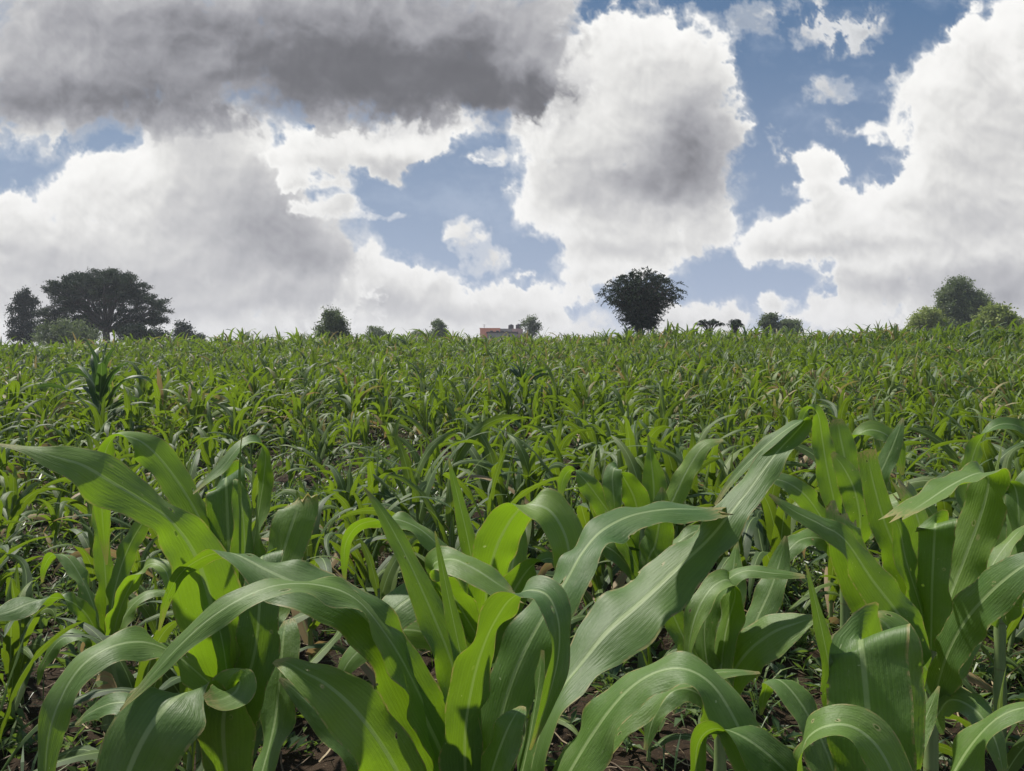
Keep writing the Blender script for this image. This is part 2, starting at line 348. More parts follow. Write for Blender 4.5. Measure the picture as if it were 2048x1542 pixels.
M_SKY, n_ = mat('sky')
ca = n_.n('ShaderNodeAttribute', attribute_name='sky_colour').outputs['Color']
finish(n_, n_.n('ShaderNodeEmission', {'Color': ca, 'Strength': 1.0}).outputs[0])
M_SKY.cycles.emission_sampling = 'NONE'
def make_sky():
    ST = 2.0; R0 = 6000.0
    gx = np.arange(-480, 2530, ST); gy = np.arange(-620, 860, ST)
    x, y = np.meshgrid(gx.astype(np.float32), gy.astype(np.float32))
    rgb = cloud_rgb(x, y)
    def pick(g, lo, hi): return np.array([k for k, v in enumerate(g) if lo <= v <= hi or k % 6 == 0 or k == len(g)-1])
    ix = pick(gx, -40, 2090); iy = pick(gy, -20, 730)
    X, Y = np.meshgrid(gx[ix], gy[iy]); C = rgb[np.ix_(iy, ix)]
    V = np.stack([(X-1024)/F, np.ones_like(X), (771-Y)/F], -1); V /= np.linalg.norm(V, axis=-1)[..., None]
    ny, nx = X.shape; i = np.arange(nx*ny).reshape(ny, nx)
    f = [np.stack([i[:-1, :-1], i[:-1, 1:], i[1:, 1:], i[1:, :-1]], -1).reshape(-1, 4)]
    verts = [V.reshape(-1, 3)]; cols = [C.reshape(-1, 3)]; n0 = nx*ny
    # the rest of the ring, coarser: az beyond the front window, same cumulus field further round
    azr = math.atan((2530-ST-1024)/F); azl = math.atan((-480-1024)/F)
    az = np.linspace(azr, 2*np.pi+azl, 420); ty = gy[iy[::2]] if (len(iy)-1) % 2 == 0 else np.append(gy[iy[::2]], gy[iy[-1]])
    A, TY = np.meshgrid(az, ty)
    ca_ = math.cos(azr)
    V2 = np.stack([np.sin(A), np.cos(A), (771-TY)/F*ca_], -1); V2 /= np.linalg.norm(V2, axis=-1)[..., None]
    px = (A*1500).astype(np.float32); py = TY.astype(np.float32)
    e = np.clip((771-py)/F/.8, 0, 1)[..., None]
    base = np.array([.50, .57, .71])*(1-e)**1.3+np.array([.105, .190, .335])*(1-(1-e)**1.3)
    d = fbm(px, py*1.5, 520, 7, .55, 21)+.12*fbm(px, py, 110, 5, .6, 22, True)
    al = sstep(-.02, .22, d)[..., None]; lum = (.78-.45*sstep(.12, .5, d)*(.6+fbm(px, py, 200, 4, .5, 23)))[..., None]
    c2 = (base*(1-al)+al*lum*np.array([.99, .99, 1.03]))*.85
    ny2, nx2 = A.shape; j = np.arange(nx2*ny2).reshape(ny2, nx2)+n0
    f.append(np.stack([j[:-1, :-1], j[:-1, 1:], j[1:, 1:], j[1:, :-1]], -1).reshape(-1, 4))
    verts.append(V2.reshape(-1, 3)); cols.append(c2.reshape(-1, 3))
    mb = MB(); mb.add(np.concatenate(verts)*R0+CAM0, np.concatenate(f))
    me = mb.mesh('sky', False)
    c = np.concatenate(cols).astype(np.float32); c4 = np.ones((len(c), 4), np.float32); c4[:, :3] = c
    at = me.attributes.new('sky_colour', 'FLOAT_COLOR', 'POINT'); at.data.foreach_set('color', c4.ravel())
    tag(link('sky', me, M_SKY), kind='structure')
CAM0 = np.array([0, 0, CAMZ])
make_sky()

# ------------------------------------------------------------------ ground
def axis(fine, step, far, grow):
    a = [0.0]
    while a[-1] < fine: a.append(a[-1]+step)
    s = step
    while a[-1] < far: s *= grow; a.append(a[-1]+s)
    return np.array(a)
ax = axis(4.5, .035, 2500, 1.10); xs = np.concatenate([-ax[:0:-1], ax])
ay = axis(9, .035, 4000, 1.06); by = axis(.3, .1, 800, 1.25)
ys = np.concatenate([-by[:0:-1], ay])
X, Y = np.meshgrid(xs, ys)
Z = terrain(X, Y)
cl = sum(a*(vnoise(X*f, Y*f, s)-.5) for a, f, s in ((.045, 3.1, 1), (.035, 9., 2), (.022, 23., 5)))
Z = Z+cl*np.clip(1.6-np.hypot(X, Y)/22, 0, 1)
nx, ny = len(xs), len(ys)
i = np.arange(nx*ny).reshape(ny, nx)
g = MB(); g.add(np.stack([X.ravel(), Y.ravel(), Z.ravel()], 1), np.stack([i[:-1, :-1], i[:-1, 1:], i[1:, 1:], i[1:, :-1]], -1).reshape(-1, 4))
tag(link('ground', g.mesh('ground'), M_SOIL), kind='structure')

# ------------------------------------------------------------------ ribbons (leaf blades)
def ribbon(P, Wv, cols=4, fold=.16, wave=0., wf=9., ph=0., torn=0., r=None):
    """P centreline n x 3, Wv half width vectors n x 3 -> verts, faces, uv.  fold: gutter depth, wave: crinkled margins (m)"""
    n = len(P); us = np.linspace(-1, 1, cols+1)
    T = np.gradient(P, axis=0); T /= np.linalg.norm(T, axis=1)[:, None]+1e-9
    N = np.cross(Wv, T)
    nl = np.linalg.norm(N, axis=1)[:, None]+1e-9; hw = np.linalg.norm(Wv, axis=1)[:, None]; N = N/nl
    s = np.concatenate([[0], np.cumsum(np.linalg.norm(np.diff(P, axis=0), axis=1))]); L = s[-1]
    t = s/L
    V = np.zeros((n, len(us), 3)); UV = np.zeros((n, len(us), 2))
    for j, u in enumerate(us):
        off = fold*(abs(u)**1.5)*hw
        wv = wave*(np.sin(s*2*np.pi/(wf*.016)+ph+(1.7 if u > 0 else 0))+.6*np.sin(s*2*np.pi/(wf*.0093)+2*ph+(u > 0)*2.4))*abs(u)**2*np.clip(hw[:, 0]/.03, 0, 1)*np.sin(np.pi*np.clip(t*1.1, 0, 1))**.5
        V[:, j] = P+Wv*u+N*(off+wv[:, None])
        UV[:, j, 0] = .5+u*.5; UV[:, j, 1] = t
    if torn:
        rr = r or random
        for j in range(len(us)):
            k = rr.uniform(-1, 1)*torn
            V[-1, j] += T[-1]*k
            V[-2, j] += T[-2]*k*.4
    m = len(us); i = np.arange(n*m).reshape(n, m)
    f = np.stack([i[:-1, :-1], i[:-1, 1:], i[1:, 1:], i[1:, :-1]], -1).reshape(-1, 4)
    return V.reshape(-1, 3), f, UV.reshape(-1, 2)
def tube(P, rad, sides=8):
    P = np.asarray(P, float); rad = np.asarray(rad, float); n = len(P)
    T = np.gradient(P, axis=0); T /= np.linalg.norm(T, axis=1)[:, None]+1e-9
    ref = np.array([0, 1., 0]) if abs(T[0, 1]) < .8 else np.array([1., 0, 0])
    A = np.cross(T, ref); A /= np.linalg.norm(A, axis=1)[:, None]+1e-9; B = np.cross(T, A)
    a = np.linspace(0, 2*np.pi, sides, endpoint=False)
    V = P[:, None]+rad[:, None, None]*(A[:, None]*np.cos(a)[None, :, None]+B[:, None]*np.sin(a)[None, :, None])
    i = np.arange(n*sides).reshape(n, sides); j = np.roll(i, -1, axis=1)
    f = np.stack([i[:-1], j[:-1], j[1:], i[1:]], -1).reshape(-1, 4)
    return V.reshape(-1, 3), f
def crom(P, n):
    """Catmull-Rom through rows of P"""
    P = np.asarray(P, float); Q = np.vstack([2*P[0]-P[1], P, 2*P[-1]-P[-2]]); m = len(P)-1
    out = []
    for t in np.linspace(0, m, n):
        k = min(int(t), m-1); f = t-k; a, b, c, d = Q[k:k+4]
        out.append(.5*((2*b)+(c-a)*f+(2*a-5*b+4*c-d)*f*f+(3*b-a-3*c+d)*f**3))
    return np.array(out)
CAM = np.array([0, 0, CAMZ])
def prof(t): return np.clip(np.minimum(.55+2.2*t, 1)*np.clip(1-t, 0, 1)**.55*1.18, .02, 1)
def hero_leaf(spec, sgn=1, wmax=.045, tip=True, torn=0., ph=0., wave=.007):
    """spec: 'x,y,dist,apparent width px; ...' from base to tip. The apparent width (signed: it changes sign where
    the blade turns its other face) and the blade's real width give its roll about the midrib."""
    C = np.array([[float(a) for a in q.split(',')] for q in spec.split(';')])
    n = max(26, 7*len(C)); pts = np.array([P3(c[0], c[1], c[2]) for c in C])
    A = crom(np.hstack([pts, C[:, 3:4]*.93]), n); P = A[:, :3]; w_ = A[:, 3]
    s = np.concatenate([[0], np.cumsum(np.linalg.norm(np.diff(P, axis=0), axis=1))]); t = s/s[-1]
    app = w_*P[:, 1]/F/2
    T0 = np.gradient(P, axis=0); T0 /= np.linalg.norm(T0, axis=1)[:, None]; lie = 1.03+.32*(1-T0[:, 2]**2)   # lying blades face up, standing ones face us
    real = np.maximum(np.abs(app)*lie+.0003, wmax*(prof(t) if tip else np.minimum(.6+2*t, 1)))
    if tip: real = np.where(t > .8, np.maximum(np.abs(app)*lie+.0003, np.minimum(real, wmax*prof(t))), real)
    c = np.clip(app/real, -1, 1); sn = np.sqrt(1-c*c)
    T = np.gradient(P, axis=0); T /= np.linalg.norm(T, axis=1)[:, None]
    Vw = P-CAM; Vw /= np.linalg.norm(Vw, axis=1)[:, None]
    pr = np.cross(T, Vw); pr /= np.linalg.norm(pr, axis=1)[:, None]+1e-9
    dv = np.cross(pr, T); best = None
    for sg in (sgn, -sgn):                               # the upper face of a lying blade is the one seen from above
        Wq = (pr*c[:, None]+dv*(sn*sg)[:, None])*real[:, None]
        N = np.cross(Wq, T); N /= np.linalg.norm(N, axis=1)[:, None]+1e-9
        N *= -np.sign((N*Vw).sum(1))[:, None]
        sc = (N[:, 2]*(1-T[:, 2]**2)*np.abs(app)).sum()
        if best is None or sc > best[0]: best = (sc, Wq)
    Wv = best[1]
    # smooth the frame along the blade
    for _ in range(3): Wv[1:-1] = (Wv[:-2]+2*Wv[1:-1]+Wv[2:])/4
    return ribbon(P, Wv, 8, .14, wave, 9, ph, torn)

def GZ(x, y):
    x = np.asarray(x, float); y = np.asarray(y, float)
    c_ = sum(a*(vnoise(x*f, y*f, s)-.5) for a, f, s in ((.045, 3.1, 1), (.035, 9., 2), (.022, 23., 5)))
    return terrain(x, y)+c_*np.clip(1.6-np.hypot(x, y)/22, 0, 1)
def ground_at(px, py):
    """where the sight line of a photo pixel meets the field"""
    lo, hi = 1.0, 60.0
    for d in np.geomspace(1.2, 60, 500):
        p = P3(px, py, d)
        if terrain(p[0], p[1]) >= p[2]: return p[0], p[1]
    return P3(px, py, 40)[0], 40.

# ------------------------------------------------------------------ maize plants at the front, leaf by leaf
HERO = [
 dict(label='large maize plant at front left with a long twisted leaf reaching the left edge', base=(478, 1.36), top=1330, leaves=[
  ('478,1440,1.36,40;452,1340,1.34,95;428,1230,1.30,135;395,1120,1.25,125;345,1045,1.2,66;292,1005,1.16,78;225,965,1.12,96;165,930,1.08,84;105,912,1.05,50;50,897,1.04,16;-8,887,1.03,4', 1, {}),
  ('485,1420,1.37,34;466,1300,1.40,56;446,1180,1.42,60;418,1080,1.43,52;382,1005,1.43,62;335,935,1.42,66;290,888,1.40,52;250,872,1.37,30;222,880,1.35,-22;205,930,1.34,-40;203,1000,1.34,-34;208,1075,1.35,-20;213,1130,1.35,-4', 1, {}),
  ('500,1400,1.38,30;498,1260,1.42,34;502,1130,1.46,34;516,1030,1.48,26;528,950,1.48,28;530,905,1.46,24;512,884,1.44,-16;480,893,1.42,-20;445,935,1.40,-24;412,965,1.38,-10;386,988,1.37,-3', -1, {}),
  ('478,1420,1.40,60;468,1250,1.42,80;458,1100,1.44,86;454,1010,1.45,84;452,966,1.46,80;452,956,1.50,78;455,985,1.55,60;458,1040,1.58,20', 1, {}),
  ('486,1420,1.39,28;488,1230,1.40,42;490,1100,1.41,46;484,1010,1.42,38;478,968,1.43,20;474,958,1.46,6', -1, {}),
  ('483,1300,1.38,5;480,1100,1.39,6;479,960,1.40,5;481,900,1.40,3;484,872,1.40,2', 1, dict(wmax=.006)),
  ('462,1420,1.33,30;446,1290,1.31,36;420,1200,1.29,30;385,1120,1.27,18;352,1055,1.26,12;330,1012,1.25,3', -1, dict(wmax=.02)),
  ('492,1430,1.4,36;510,1320,1.46,50;540,1210,1.52,62;562,1120,1.56,76;580,1060,1.58,86;594,1018,1.6,82;598,995,1.62,60', 1, dict(torn=.02, tip=False)),
  ('478,1450,1.35,60;490,1380,1.33,78;512,1290,1.32,86;520,1190,1.33,80;522,1130,1.35,70;524,1112,1.38,66;520,1140,1.43,50', 1, {}),
  ('470,1450,1.34,40;440,1390,1.28,36;395,1345,1.22,40;345,1305,1.16,36;290,1284,1.12,50;225,1292,1.08,56;165,1330,1.05,60;122,1395,1.03,58;98,1470,1.02,50;90,1560,1.01,30;92,1640,1.0,6', 1, {}),
  ('468,1470,1.3,50;435,1410,1.2,-40;392,1382,1.13,-60;345,1400,1.08,140;300,1455,1.05,165;262,1530,1.04,160;235,1620,1.03,100;222,1700,1.02,20', 1, {}),
  ('466,1640,1.25,40;452,1540,1.2,100;446,1460,1.17,120;452,1405,1.16,110;468,1372,1.14,60;480,1362,1.12,-34;470,1385,1.08,-70;440,1400,1.05,-60;410,1402,1.03,-20', 1, {}),
  ('470,1600,1.3,40;440,1500,1.27,44;405,1440,1.25,40;350,1425,1.24,36;290,1410,1.24,46;230,1405,1.24,50;180,1425,1.25,24;150,1450,1.26,5', -1, {}),
  ('520,1560,1.4,40;548,1450,1.46,60;560,1350,1.5,70;566,1280,1.54,60;572,1240,1.58,30', -1, {}),
 ]),
 dict(label='large maize plant at front centre with a looped leaf and leaves arching to both sides', base=(940, 1.2), top=1430, leaves=[
  ('935,1640,1.2,70;885,1510,1.18,110;832,1400,1.15,112;780,1300,1.12,104;722,1225,1.1,100;655,1188,1.09,104;590,1165,1.09,100;530,1138,1.1,72;475,1110,1.12,30;442,1104,1.14,-26;400,1118,1.16,-28;360,1148,1.18,-24;333,1200,1.19,-18;318,1262,1.2,-5', 1, {}),
  ('930,1620,1.22,40;880,1480,1.2,60;830,1370,1.14,56;780,1280,1.09,44;715,1200,1.05,36;640,1170,1.02,36;555,1170,.99,40;480,1198,.97,48;415,1240,.96,50;355,1295,.95,40;300,1355,.94,24;240,1420,.93,4', -1, {}),
  ('952,1600,1.2,36;934,1450,1.2,62;905,1330,1.21,70;868,1235,1.22,64;828,1145,1.22,48;788,1065,1.22,34;755,1010,1.22,18;728,975,1.22,4', 1, dict(wmax=.03)),
  ('955,1560,1.19,30;940,1400,1.19,44;915,1280,1.19,34;896,1190,1.19,24;880,1110,1.19,12;870,1062,1.19,3', 1, dict(wmax=.018)),
  ('935,1620,1.17,70;930,1480,1.13,88;945,1370,1.11,76;972,1280,1.09,62;1005,1218,1.07,44;1030,1192,1.06,26;1062,1180,1.05,-40;1096,1192,1.03,-58;1116,1238,1.01,-54;1118,1300,1.0,-48;1104,1370,.99,-38;1082,1440,.99,-22;1060,1500,.99,-5', 1, {}),
  ('985,1620,1.22,60;990,1500,1.22,84;1008,1410,1.22,104;1040,1320,1.22,112;1085,1235,1.23,100;1130,1165,1.25,72;1165,1105,1.28,66;1205,1060,1.32,70;1265,1030,1.36,56;1335,1018,1.40,44;1400,1018,1.43,34;1440,1015,1.45,18', 1, dict(torn=.03, tip=False)),
  ('1040,1640,1.22,50;1075,1480,1.24,48;1115,1390,1.27,44;1160,1330,1.30,86;1215,1262,1.33,128;1280,1205,1.36,128;1350,1140,1.39,100;1420,1075,1.42,78;1485,995,1.45,66;1545,915,1.48,50;1588,868,1.5,40;1610,842,1.5,22;1594,846,1.5,-16;1555,872,1.5,-20;1510,912,1.51,-24;1465,960,1.52,-16;1430,1010,1.53,-5', 1, {}),
  ('1080,1660,1.12,50;1130,1560,1.1,80;1190,1460,1.08,84;1250,1385,1.07,74;1310,1345,1.06,60;1370,1338,1.04,60;1425,1370,1.02,74;1470,1440,1.0,86;1505,1520,.99,86;1540,1620,.98,50', 1, {}),
  ('1070,1700,1.15,40;1120,1590,1.14,66;1190,1490,1.13,70;1260,1420,1.12,56;1330,1376,1.12,36;1400,1350,1.12,26;1470,1342,1.13,14;1520,1345,1.14,4', -1, {}),
  ('880,1700,1.15,60;830,1610,1.1,110;770,1500,1.06,124;710,1420,1.04,116;655,1370,1.03,92;610,1345,1.03,60;575,1326,1.04,34;548,1322,1.05,8', 1, {}),
  ('860,1700,1.22,50;790,1600,1.2,60;720,1520,1.2,62;650,1440,1.2,50;600,1390,1.2,36;560,1356,1.2,8', -1, {}),
  ('960,1640,1.13,44;985,1540,1.1,70;1010,1470,1.09,66;1030,1430,1.1,40;1045,1412,1.12,12', -1, {}),
  ('900,1640,1.25,60;870,1540,1.27,110;850,1460,1.29,120;836,1390,1.3,80;825,1330,1.31,20', 1, {}),
  ('1010,1660,1.18,30;1040,1560,1.18,34;1060,1470,1.18,30;1075,1380,1.18,24;1085,1300,1.18,8', 1, {}),
 ]),
 dict(label='maize plant at front right with a very broad blue-green leaf folded over at its top', base=(1730, 1.05), top=1440, leaves=[
  ('1735,1700,1.02,110;1738,1560,1.0,160;1736,1440,1.0,172;1728,1340,1.01,166;1722,1292,1.02,160;1722,1280,1.05,150;1732,1310,1.10,100;1745,1380,1.14,40', 1, {}),
  ('1760,1700,1.1,90;1785,1540,1.12,110;1795,1400,1.14,112;1792,1310,1.15,108;1782,1262,1.16,90;1760,1238,1.17,50;1740,1236,1.18,14', -1, {}),
  ('1715,1600,1.08,40;1690,1480,1.06,44;1668,1380,1.05,42;1648,1280,1.05,28;1630,1200,1.05,16;1612,1128,1.05,3', 1, dict(wmax=.022)),
  ('1700,1720,.98,60;1650,1640,.95,60;1608,1560,.92,44;1608,1490,.9,-30;1645,1455,.88,-56;1700,1452,.87,-74;1752,1490,.86,-84;1790,1560,.85,-80;1810,1640,.84,-50', 1, {}),
  ('1690,1640,1.12,40;1660,1520,1.15,60;1622,1440,1.18,62;1590,1390,1.2,50;1562,1362,1.22,34;1540,1360,1.24,-20;1528,1390,1.25,-22;1522,1430,1.26,-5', 1, {}),
  ('1690,1700,1.0,50;1620,1600,.98,80;1550,1520,.97,80;1480,1470,.97,62;1425,1458,.98,-30;1395,1490,.99,-36;1392,1560,1.0,-30;1395,1640,1.0,-8', -1, {}),
  ('1770,1660,1.12,30;1815,1530,1.14,40;1850,1440,1.16,34;1878,1372,1.17,4', 1, dict(wmax=.022)),
  ('1800,1700,1.0,50;1880,1590,.98,56;1935,1500,.97,50;1990,1440,.96,40;2050,1415,.95,34;2120,1420,.94,10', 1, {}),
  ('1740,1640,1.0,50;1700,1600,.96,50;1640,1600,.93,60;1560,1590,.92,50;1500,1600,.92,10', 1, {}),
 ]),
 dict(label='maize plant behind the front centre one with a spotted dark leaf and a spike', base=(965, 1.95), top=1200, leaves=[
  ('966,1330,1.95,40;972,1200,1.93,70;988,1110,1.9,90;1015,1050,1.88,84;1042,1016,1.86,60;1062,1008,1.83,-50;1100,1022,1.8,-74;1130,1070,1.78,-80;1140,1130,1.77,-70;1138,1190,1.77,-40;1130,1240,1.77,-8', 1, dict(wmax=.05)),
  ('955,1300,1.98,24;952,1180,2.0,36;938,1090,2.0,36;920,1010,2.0,26;905,950,2.0,12;898,918,2.0,3', 1, dict(wmax=.022)),
  ('955,1280,1.9,30;925,1180,1.88,34;890,1110,1.86,32;850,1065,1.85,34;800,1040,1.84,32;755,1040,1.84,-18;715,1052,1.85,-22;692,1085,1.86,-24;688,1130,1.87,-14;690,1170,1.87,-4', 1, {}),
  ('965,1290,1.85,40;905,1190,1.78,50;865,1135,1.72,36;900,1118,1.66,46;950,1138,1.62,54;1000,1170,1.6,46;1035,1190,1.6,24', 1, dict(torn=.02, tip=False)),
  ('972,1330,1.88,40;1000,1240,1.84,70;1035,1170,1.82,66;1060,1135,1.82,40;1080,1122,1.83,-20;1105,1118,1.84,-24;1125,1150,1.85,-14', 1, {}),
  ('960,1340,1.85,40;900,1240,1.8,60;850,1190,1.76,70;800,1210,1.72,84;770,1250,1.7,70;745,1300,1.69,16', 1, {}),
  ('970,1330,2.0,40;1010,1200,2.05,60;1030,1100,2.08,50;1040,1040,2.1,20;1046,1000,2.1,4', -1, {}),
  ('958,1360,1.9,40;900,1290,1.85,50;830,1260,1.8,60;760,1270,1.76,60;700,1320,1.74,44;670,1380,1.73,8', -1, {}),
 ]),
 dict(label='tall maize plant at right with an upright snapped leaf and one pale leaf broken back', base=(1862, 1.7), top=1180, leaves=[
  ('1862,1300,1.7,50;1835,1200,1.7,66;1800,1120,1.7,64;1768,1040,1.7,56;1748,970,1.7,46;1738,925,1.7,40;1734,900,1.7,38', 1, dict(torn=.004, tip=False, wmax=.02)),
  ('1855,1340,1.62,50;1815,1290,1.6,100;1765,1230,1.58,112;1725,1160,1.57,90;1700,1100,1.57,76;1690,1050,1.58,66;1688,1025,1.6,56', -1, dict(torn=.035, tip=False)),
  ('1850,1330,1.56,50;1805,1240,1.52,84;1745,1160,1.5,70;1690,1080,1.48,46;1640,1048,1.48,40;1585,1020,1.49,26;1538,988,1.5,5', 1, {}),
  ('1862,1300,1.66,50;1864,1180,1.64,60;1868,1090,1.63,68;1870,1055,1.62,66;1872,1048,1.66,64;1872,1080,1.7,30', 1, {}),
  ('1868,1330,1.7,50;1895,1210,1.7,66;1928,1120,1.69,80;1958,1040,1.67,80;1975,980,1.64,66;1974,950,1.61,40;1950,948,1.58,-30;1900,972,1.54,-38;1850,1005,1.5,-40;1802,1036,1.47,-30', 1, dict(torn=.025, tip=False)),
  ('1866,1300,1.78,40;1858,1150,1.8,50;1842,1060,1.8,52;1822,1000,1.8,46;1806,975,1.8,40', -1, dict(torn=.05, tip=False)),
  ('1868,1400,1.6,50;1890,1320,1.5,60;1925,1250,1.42,74;1970,1195,1.36,84;2020,1150,1.32,70;2080,1110,1.3,36;2130,1080,1.3,5', 1, {}),
  ('1862,1380,1.7,40;1850,1250,1.68,30;1812,1120,1.66,40;1800,1060,1.65,30;1780,1020,1.65,4', 1, {}),
  ('1875,1380,1.75,40;1925,1290,1.8,56;1950,1220,1.84,50;1985,1130,1.86,34;2030,1070,1.88,20;2062,1045,1.9,4', -1, {}),
  ('1868,1440,1.6,40;1900,1400,1.5,50;1950,1420,1.42,56;1990,1480,1.38,44;2010,1560,1.36,10', 1, {}),
 ]),
 dict(label='maize plant in front right of centre with a wide midribbed leaf spread to the right', base=(1440, 1.95), top=1290, leaves=[
  ('1440,1440,1.9,40;1455,1370,1.85,56;1490,1310,1.8,80;1545,1265,1.76,84;1600,1244,1.74,40;1640,1232,1.73,5', 1, {}),
  ('1438,1420,1.98,40;1430,1310,2.0,70;1445,1220,2.02,80;1462,1160,2.03,60;1470,1110,2.05,20;1474,1080,2.06,4', 1, {}),
  ('1436,1420,1.9,36;1410,1300,1.88,40;1415,1220,1.85,44;1450,1165,1.82,34;1490,1142,1.8,24;1545,1146,1.78,24;1610,1152,1.77,8', 1, {}),
  ('1434,1420,1.85,36;1450,1270,1.84,46;1470,1190,1.82,40;1455,1160,1.8,-34;1420,1180,1.78,-44;1392,1230,1.76,-44;1378,1290,1.75,-20;1376,1340,1.75,-4', -1, {}),
  ('1432,1440,1.95,36;1395,1330,1.98,44;1360,1260,2.0,50;1335,1200,2.0,40;1320,1150,2.0,10', -1, {}),
  ('1446,1420,2.0,36;1500,1270,2.05,50;1540,1180,2.08,56;1560,1120,2.1,40;1572,1072,2.1,6', 1, {}),
  ('1440,1460,1.85,36;1400,1390,1.8,44;1350,1380,1.76,50;1310,1430,1.74,40;1290,1500,1.73,8', 1, {}),
 ]),
 dict(label='maize plant at left with one tall upright leaf, standing beside bare soil', base=(216, 2.45), top=1210, leaves=[
  ('216,1290,2.45,20;214,1200,2.45,30;208,1110,2.45,32;203,1040,2.45,32;201,980,2.45,26;200,930,2.45,8', 1, {}),
  ('218,1290,2.43,20;224,1210,2.42,30;240,1140,2.4,36;262,1085,2.38,38;288,1042,2.36,30;306,1018,2.35,8', 1, {}),
  ('214,1310,2.4,24;180,1240,2.3,34;145,1205,2.2,34;105,1195,2.15,-30;60,1205,2.1,46;20,1222,2.05,40;-30,1235,2.0,12', 1, {}),
  ('212,1300,2.5,20;190,1220,2.52,26;165,1160,2.54,28;135,1115,2.56,26;105,1110,2.57,-18;88,1135,2.58,-14;84,1165,2.58,-4', 1, {}),
  ('220,1300,2.4,20;240,1220,2.36,30;268,1160,2.32,28;300,1128,2.3,-24;330,1140,2.28,-30;340,1180,2.27,-16;338,1215,2.27,-4', 1, {}),
  ('218,1310,2.5,20;250,1230,2.54,22;290,1190,2.57,20;330,1185,2.6,14;355,1205,2.6,3', -1, {}),
  ('212,1310,2.42,22;170,1270,2.38,26;120,1280,2.35,26;85,1330,2.34,18;75,1370,2.34,4', -1, {}),
 ]),
 dict(label='bushy dark maize plant right of centre topped by a curled hooked leaf', base=(1690, 2.5), top=1010, leaves=[
  ('1690,1120,2.5,24;1672,1020,2.5,40;1655,940,2.5,44;1645,880,2.5,40;1638,835,2.48,30;1628,818,2.46,16;1612,822,2.44,-20;1602,850,2.42,-18;1600,880,2.42,-4', 1, {}),
  ('1694,1100,2.52,24;1700,1010,2.54,44;1692,930,2.56,54;1680,870,2.57,50;1675,838,2.58,20', -1, {}),
  ('1700,1100,2.5,24;1735,1000,2.48,40;1768,930,2.46,40;1790,880,2.45,30;1806,836,2.45,5', 1, {}),
  ('1688,1110,2.45,24;1640,1030,2.4,40;1605,985,2.36,44;1560,960,2.34,36;1520,965,2.33,-24;1500,1000,2.33,-18;1495,1040,2.33,-4', 1, {}),
  ('1692,1100,2.55,24;1672,980,2.6,44;1690,900,2.62,34;1730,862,2.62,-30;1770,868,2.61,-36;1795,900,2.6,-30;1805,950,2.6,-6', 1, {}),
  ('1696,1110,2.45,24;1745,1030,2.4,44;1800,1000,2.36,44;1850,1010,2.34,36;1880,1050,2.33,10', 1, {}),
  ('1690,1130,2.5,24;1650,1080,2.44,40;1600,1080,2.4,40;1565,1120,2.38,26;1555,1165,2.38,5', -1, {}),
  ('1695,1130,2.42,24;1720,1060,2.36,50;1712,990,2.34,56;1690,940,2.33,44;1664,905,2.33,8', 1, {}),
 ]),
 dict(label='pale green maize plant with broad drooping leaves, behind the longest straight leaf', base=(1285, 2.85), top=1050, leaves=[
  ('1285,1150,2.85,24;1280,1060,2.85,50;1270,1000,2.83,56;1250,960,2.82,44;1232,935,2.8,-24;1225,955,2.78,-40;1228,1000,2.77,-36;1232,1040,2.77,-8', 1, {}),
  ('1288,1140,2.85,24;1300,1060,2.87,56;1308,1000,2.88,60;1306,955,2.88,50;1300,905,2.88,16;1296,870,2.88,3', 1, {}),
  ('1290,1150,2.8,24;1320,1060,2.76,40;1350,990,2.74,44;1380,930,2.73,40;1410,890,2.73,26;1446,880,2.73,6', 1, {}),
  ('1282,1150,2.85,24;1240,1060,2.85,40;1200,1000,2.84,44;1165,955,2.83,34;1142,940,2.82,-20;1126,960,2.81,-24;1120,1000,2.8,-6', 1, {}),
  ('1284,1160,2.8,24;1300,1110,2.7,60;1310,1090,2.66,66;1318,1050,2.62,60;1322,1010,2.6,40;1325,975,2.6,8', 1, {}),
  ('1288,1160,2.85,24;1350,1090,2.86,30;1400,1060,2.88,30;1440,1075,2.9,24;1455,1110,2.9,4', -1, {}),
  ('1280,1160,2.85,24;1225,1100,2.84,34;1180,1090,2.83,34;1150,1120,2.82,24;1145,1150,2.82,4', 1, {}),
 ]),
 dict(label='maize plant at the right edge with light upright leaves above its neighbours', base=(2000, 2.3), top=1090, leaves=[
  ('2000,1220,2.3,24;1990,1120,2.3,44;1982,1040,2.3,50;1992,990,2.3,44;2010,965,2.28,20;2030,975,2.26,-40;2038,1030,2.25,-40;2036,1080,2.25,-10', 1, {}),
  ('2002,1220,2.32,24;2020,1100,2.34,40;2040,1000,2.35,44;2070,930,2.36,30;2100,890,2.36,6', 1, {}),
  ('1998,1220,2.28,24;1975,1130,2.26,40;1962,1060,2.25,44;1950,1010,2.25,30;1940,980,2.25,6', -1, {}),
  ('2000,1230,2.3,24;1960,1110,2.34,30;1935,1000,2.37,34;1950,900,2.4,30;1985,855,2.4,-20;2030,850,2.4,-28;2080,880,2.4,-10', 1, {}),
  ('2000,1240,2.22,24;1970,1200,2.15,40;1930,1210,2.1,40;1905,1260,2.08,24;1900,1300,2.08,4', 1, {}),
  ('2004,1240,2.25,24;2040,1180,2.2,36;2080,1170,2.16,30;2110,1200,2.15,6', 1, {}),
 ]),
]
def stalk_mesh(x, y, ztop, rad=.013, lean=(0, 0)):
    z0 = float(GZ(x, y))-.03; h = ztop-z0; n = 16
    t = np.linspace(0, 1, n)
    P = np.stack([np.full(n, x)+lean[0]*t, np.full(n, y)+lean[1]*t, z0+h*t], 1)
    r = rad*(1.25-.45*t)*(1+.16*(np.arange(n) % 4 == 1)); r[-1] = rad*.3
    v, f = tube(P, r, 10); return v, f, z0
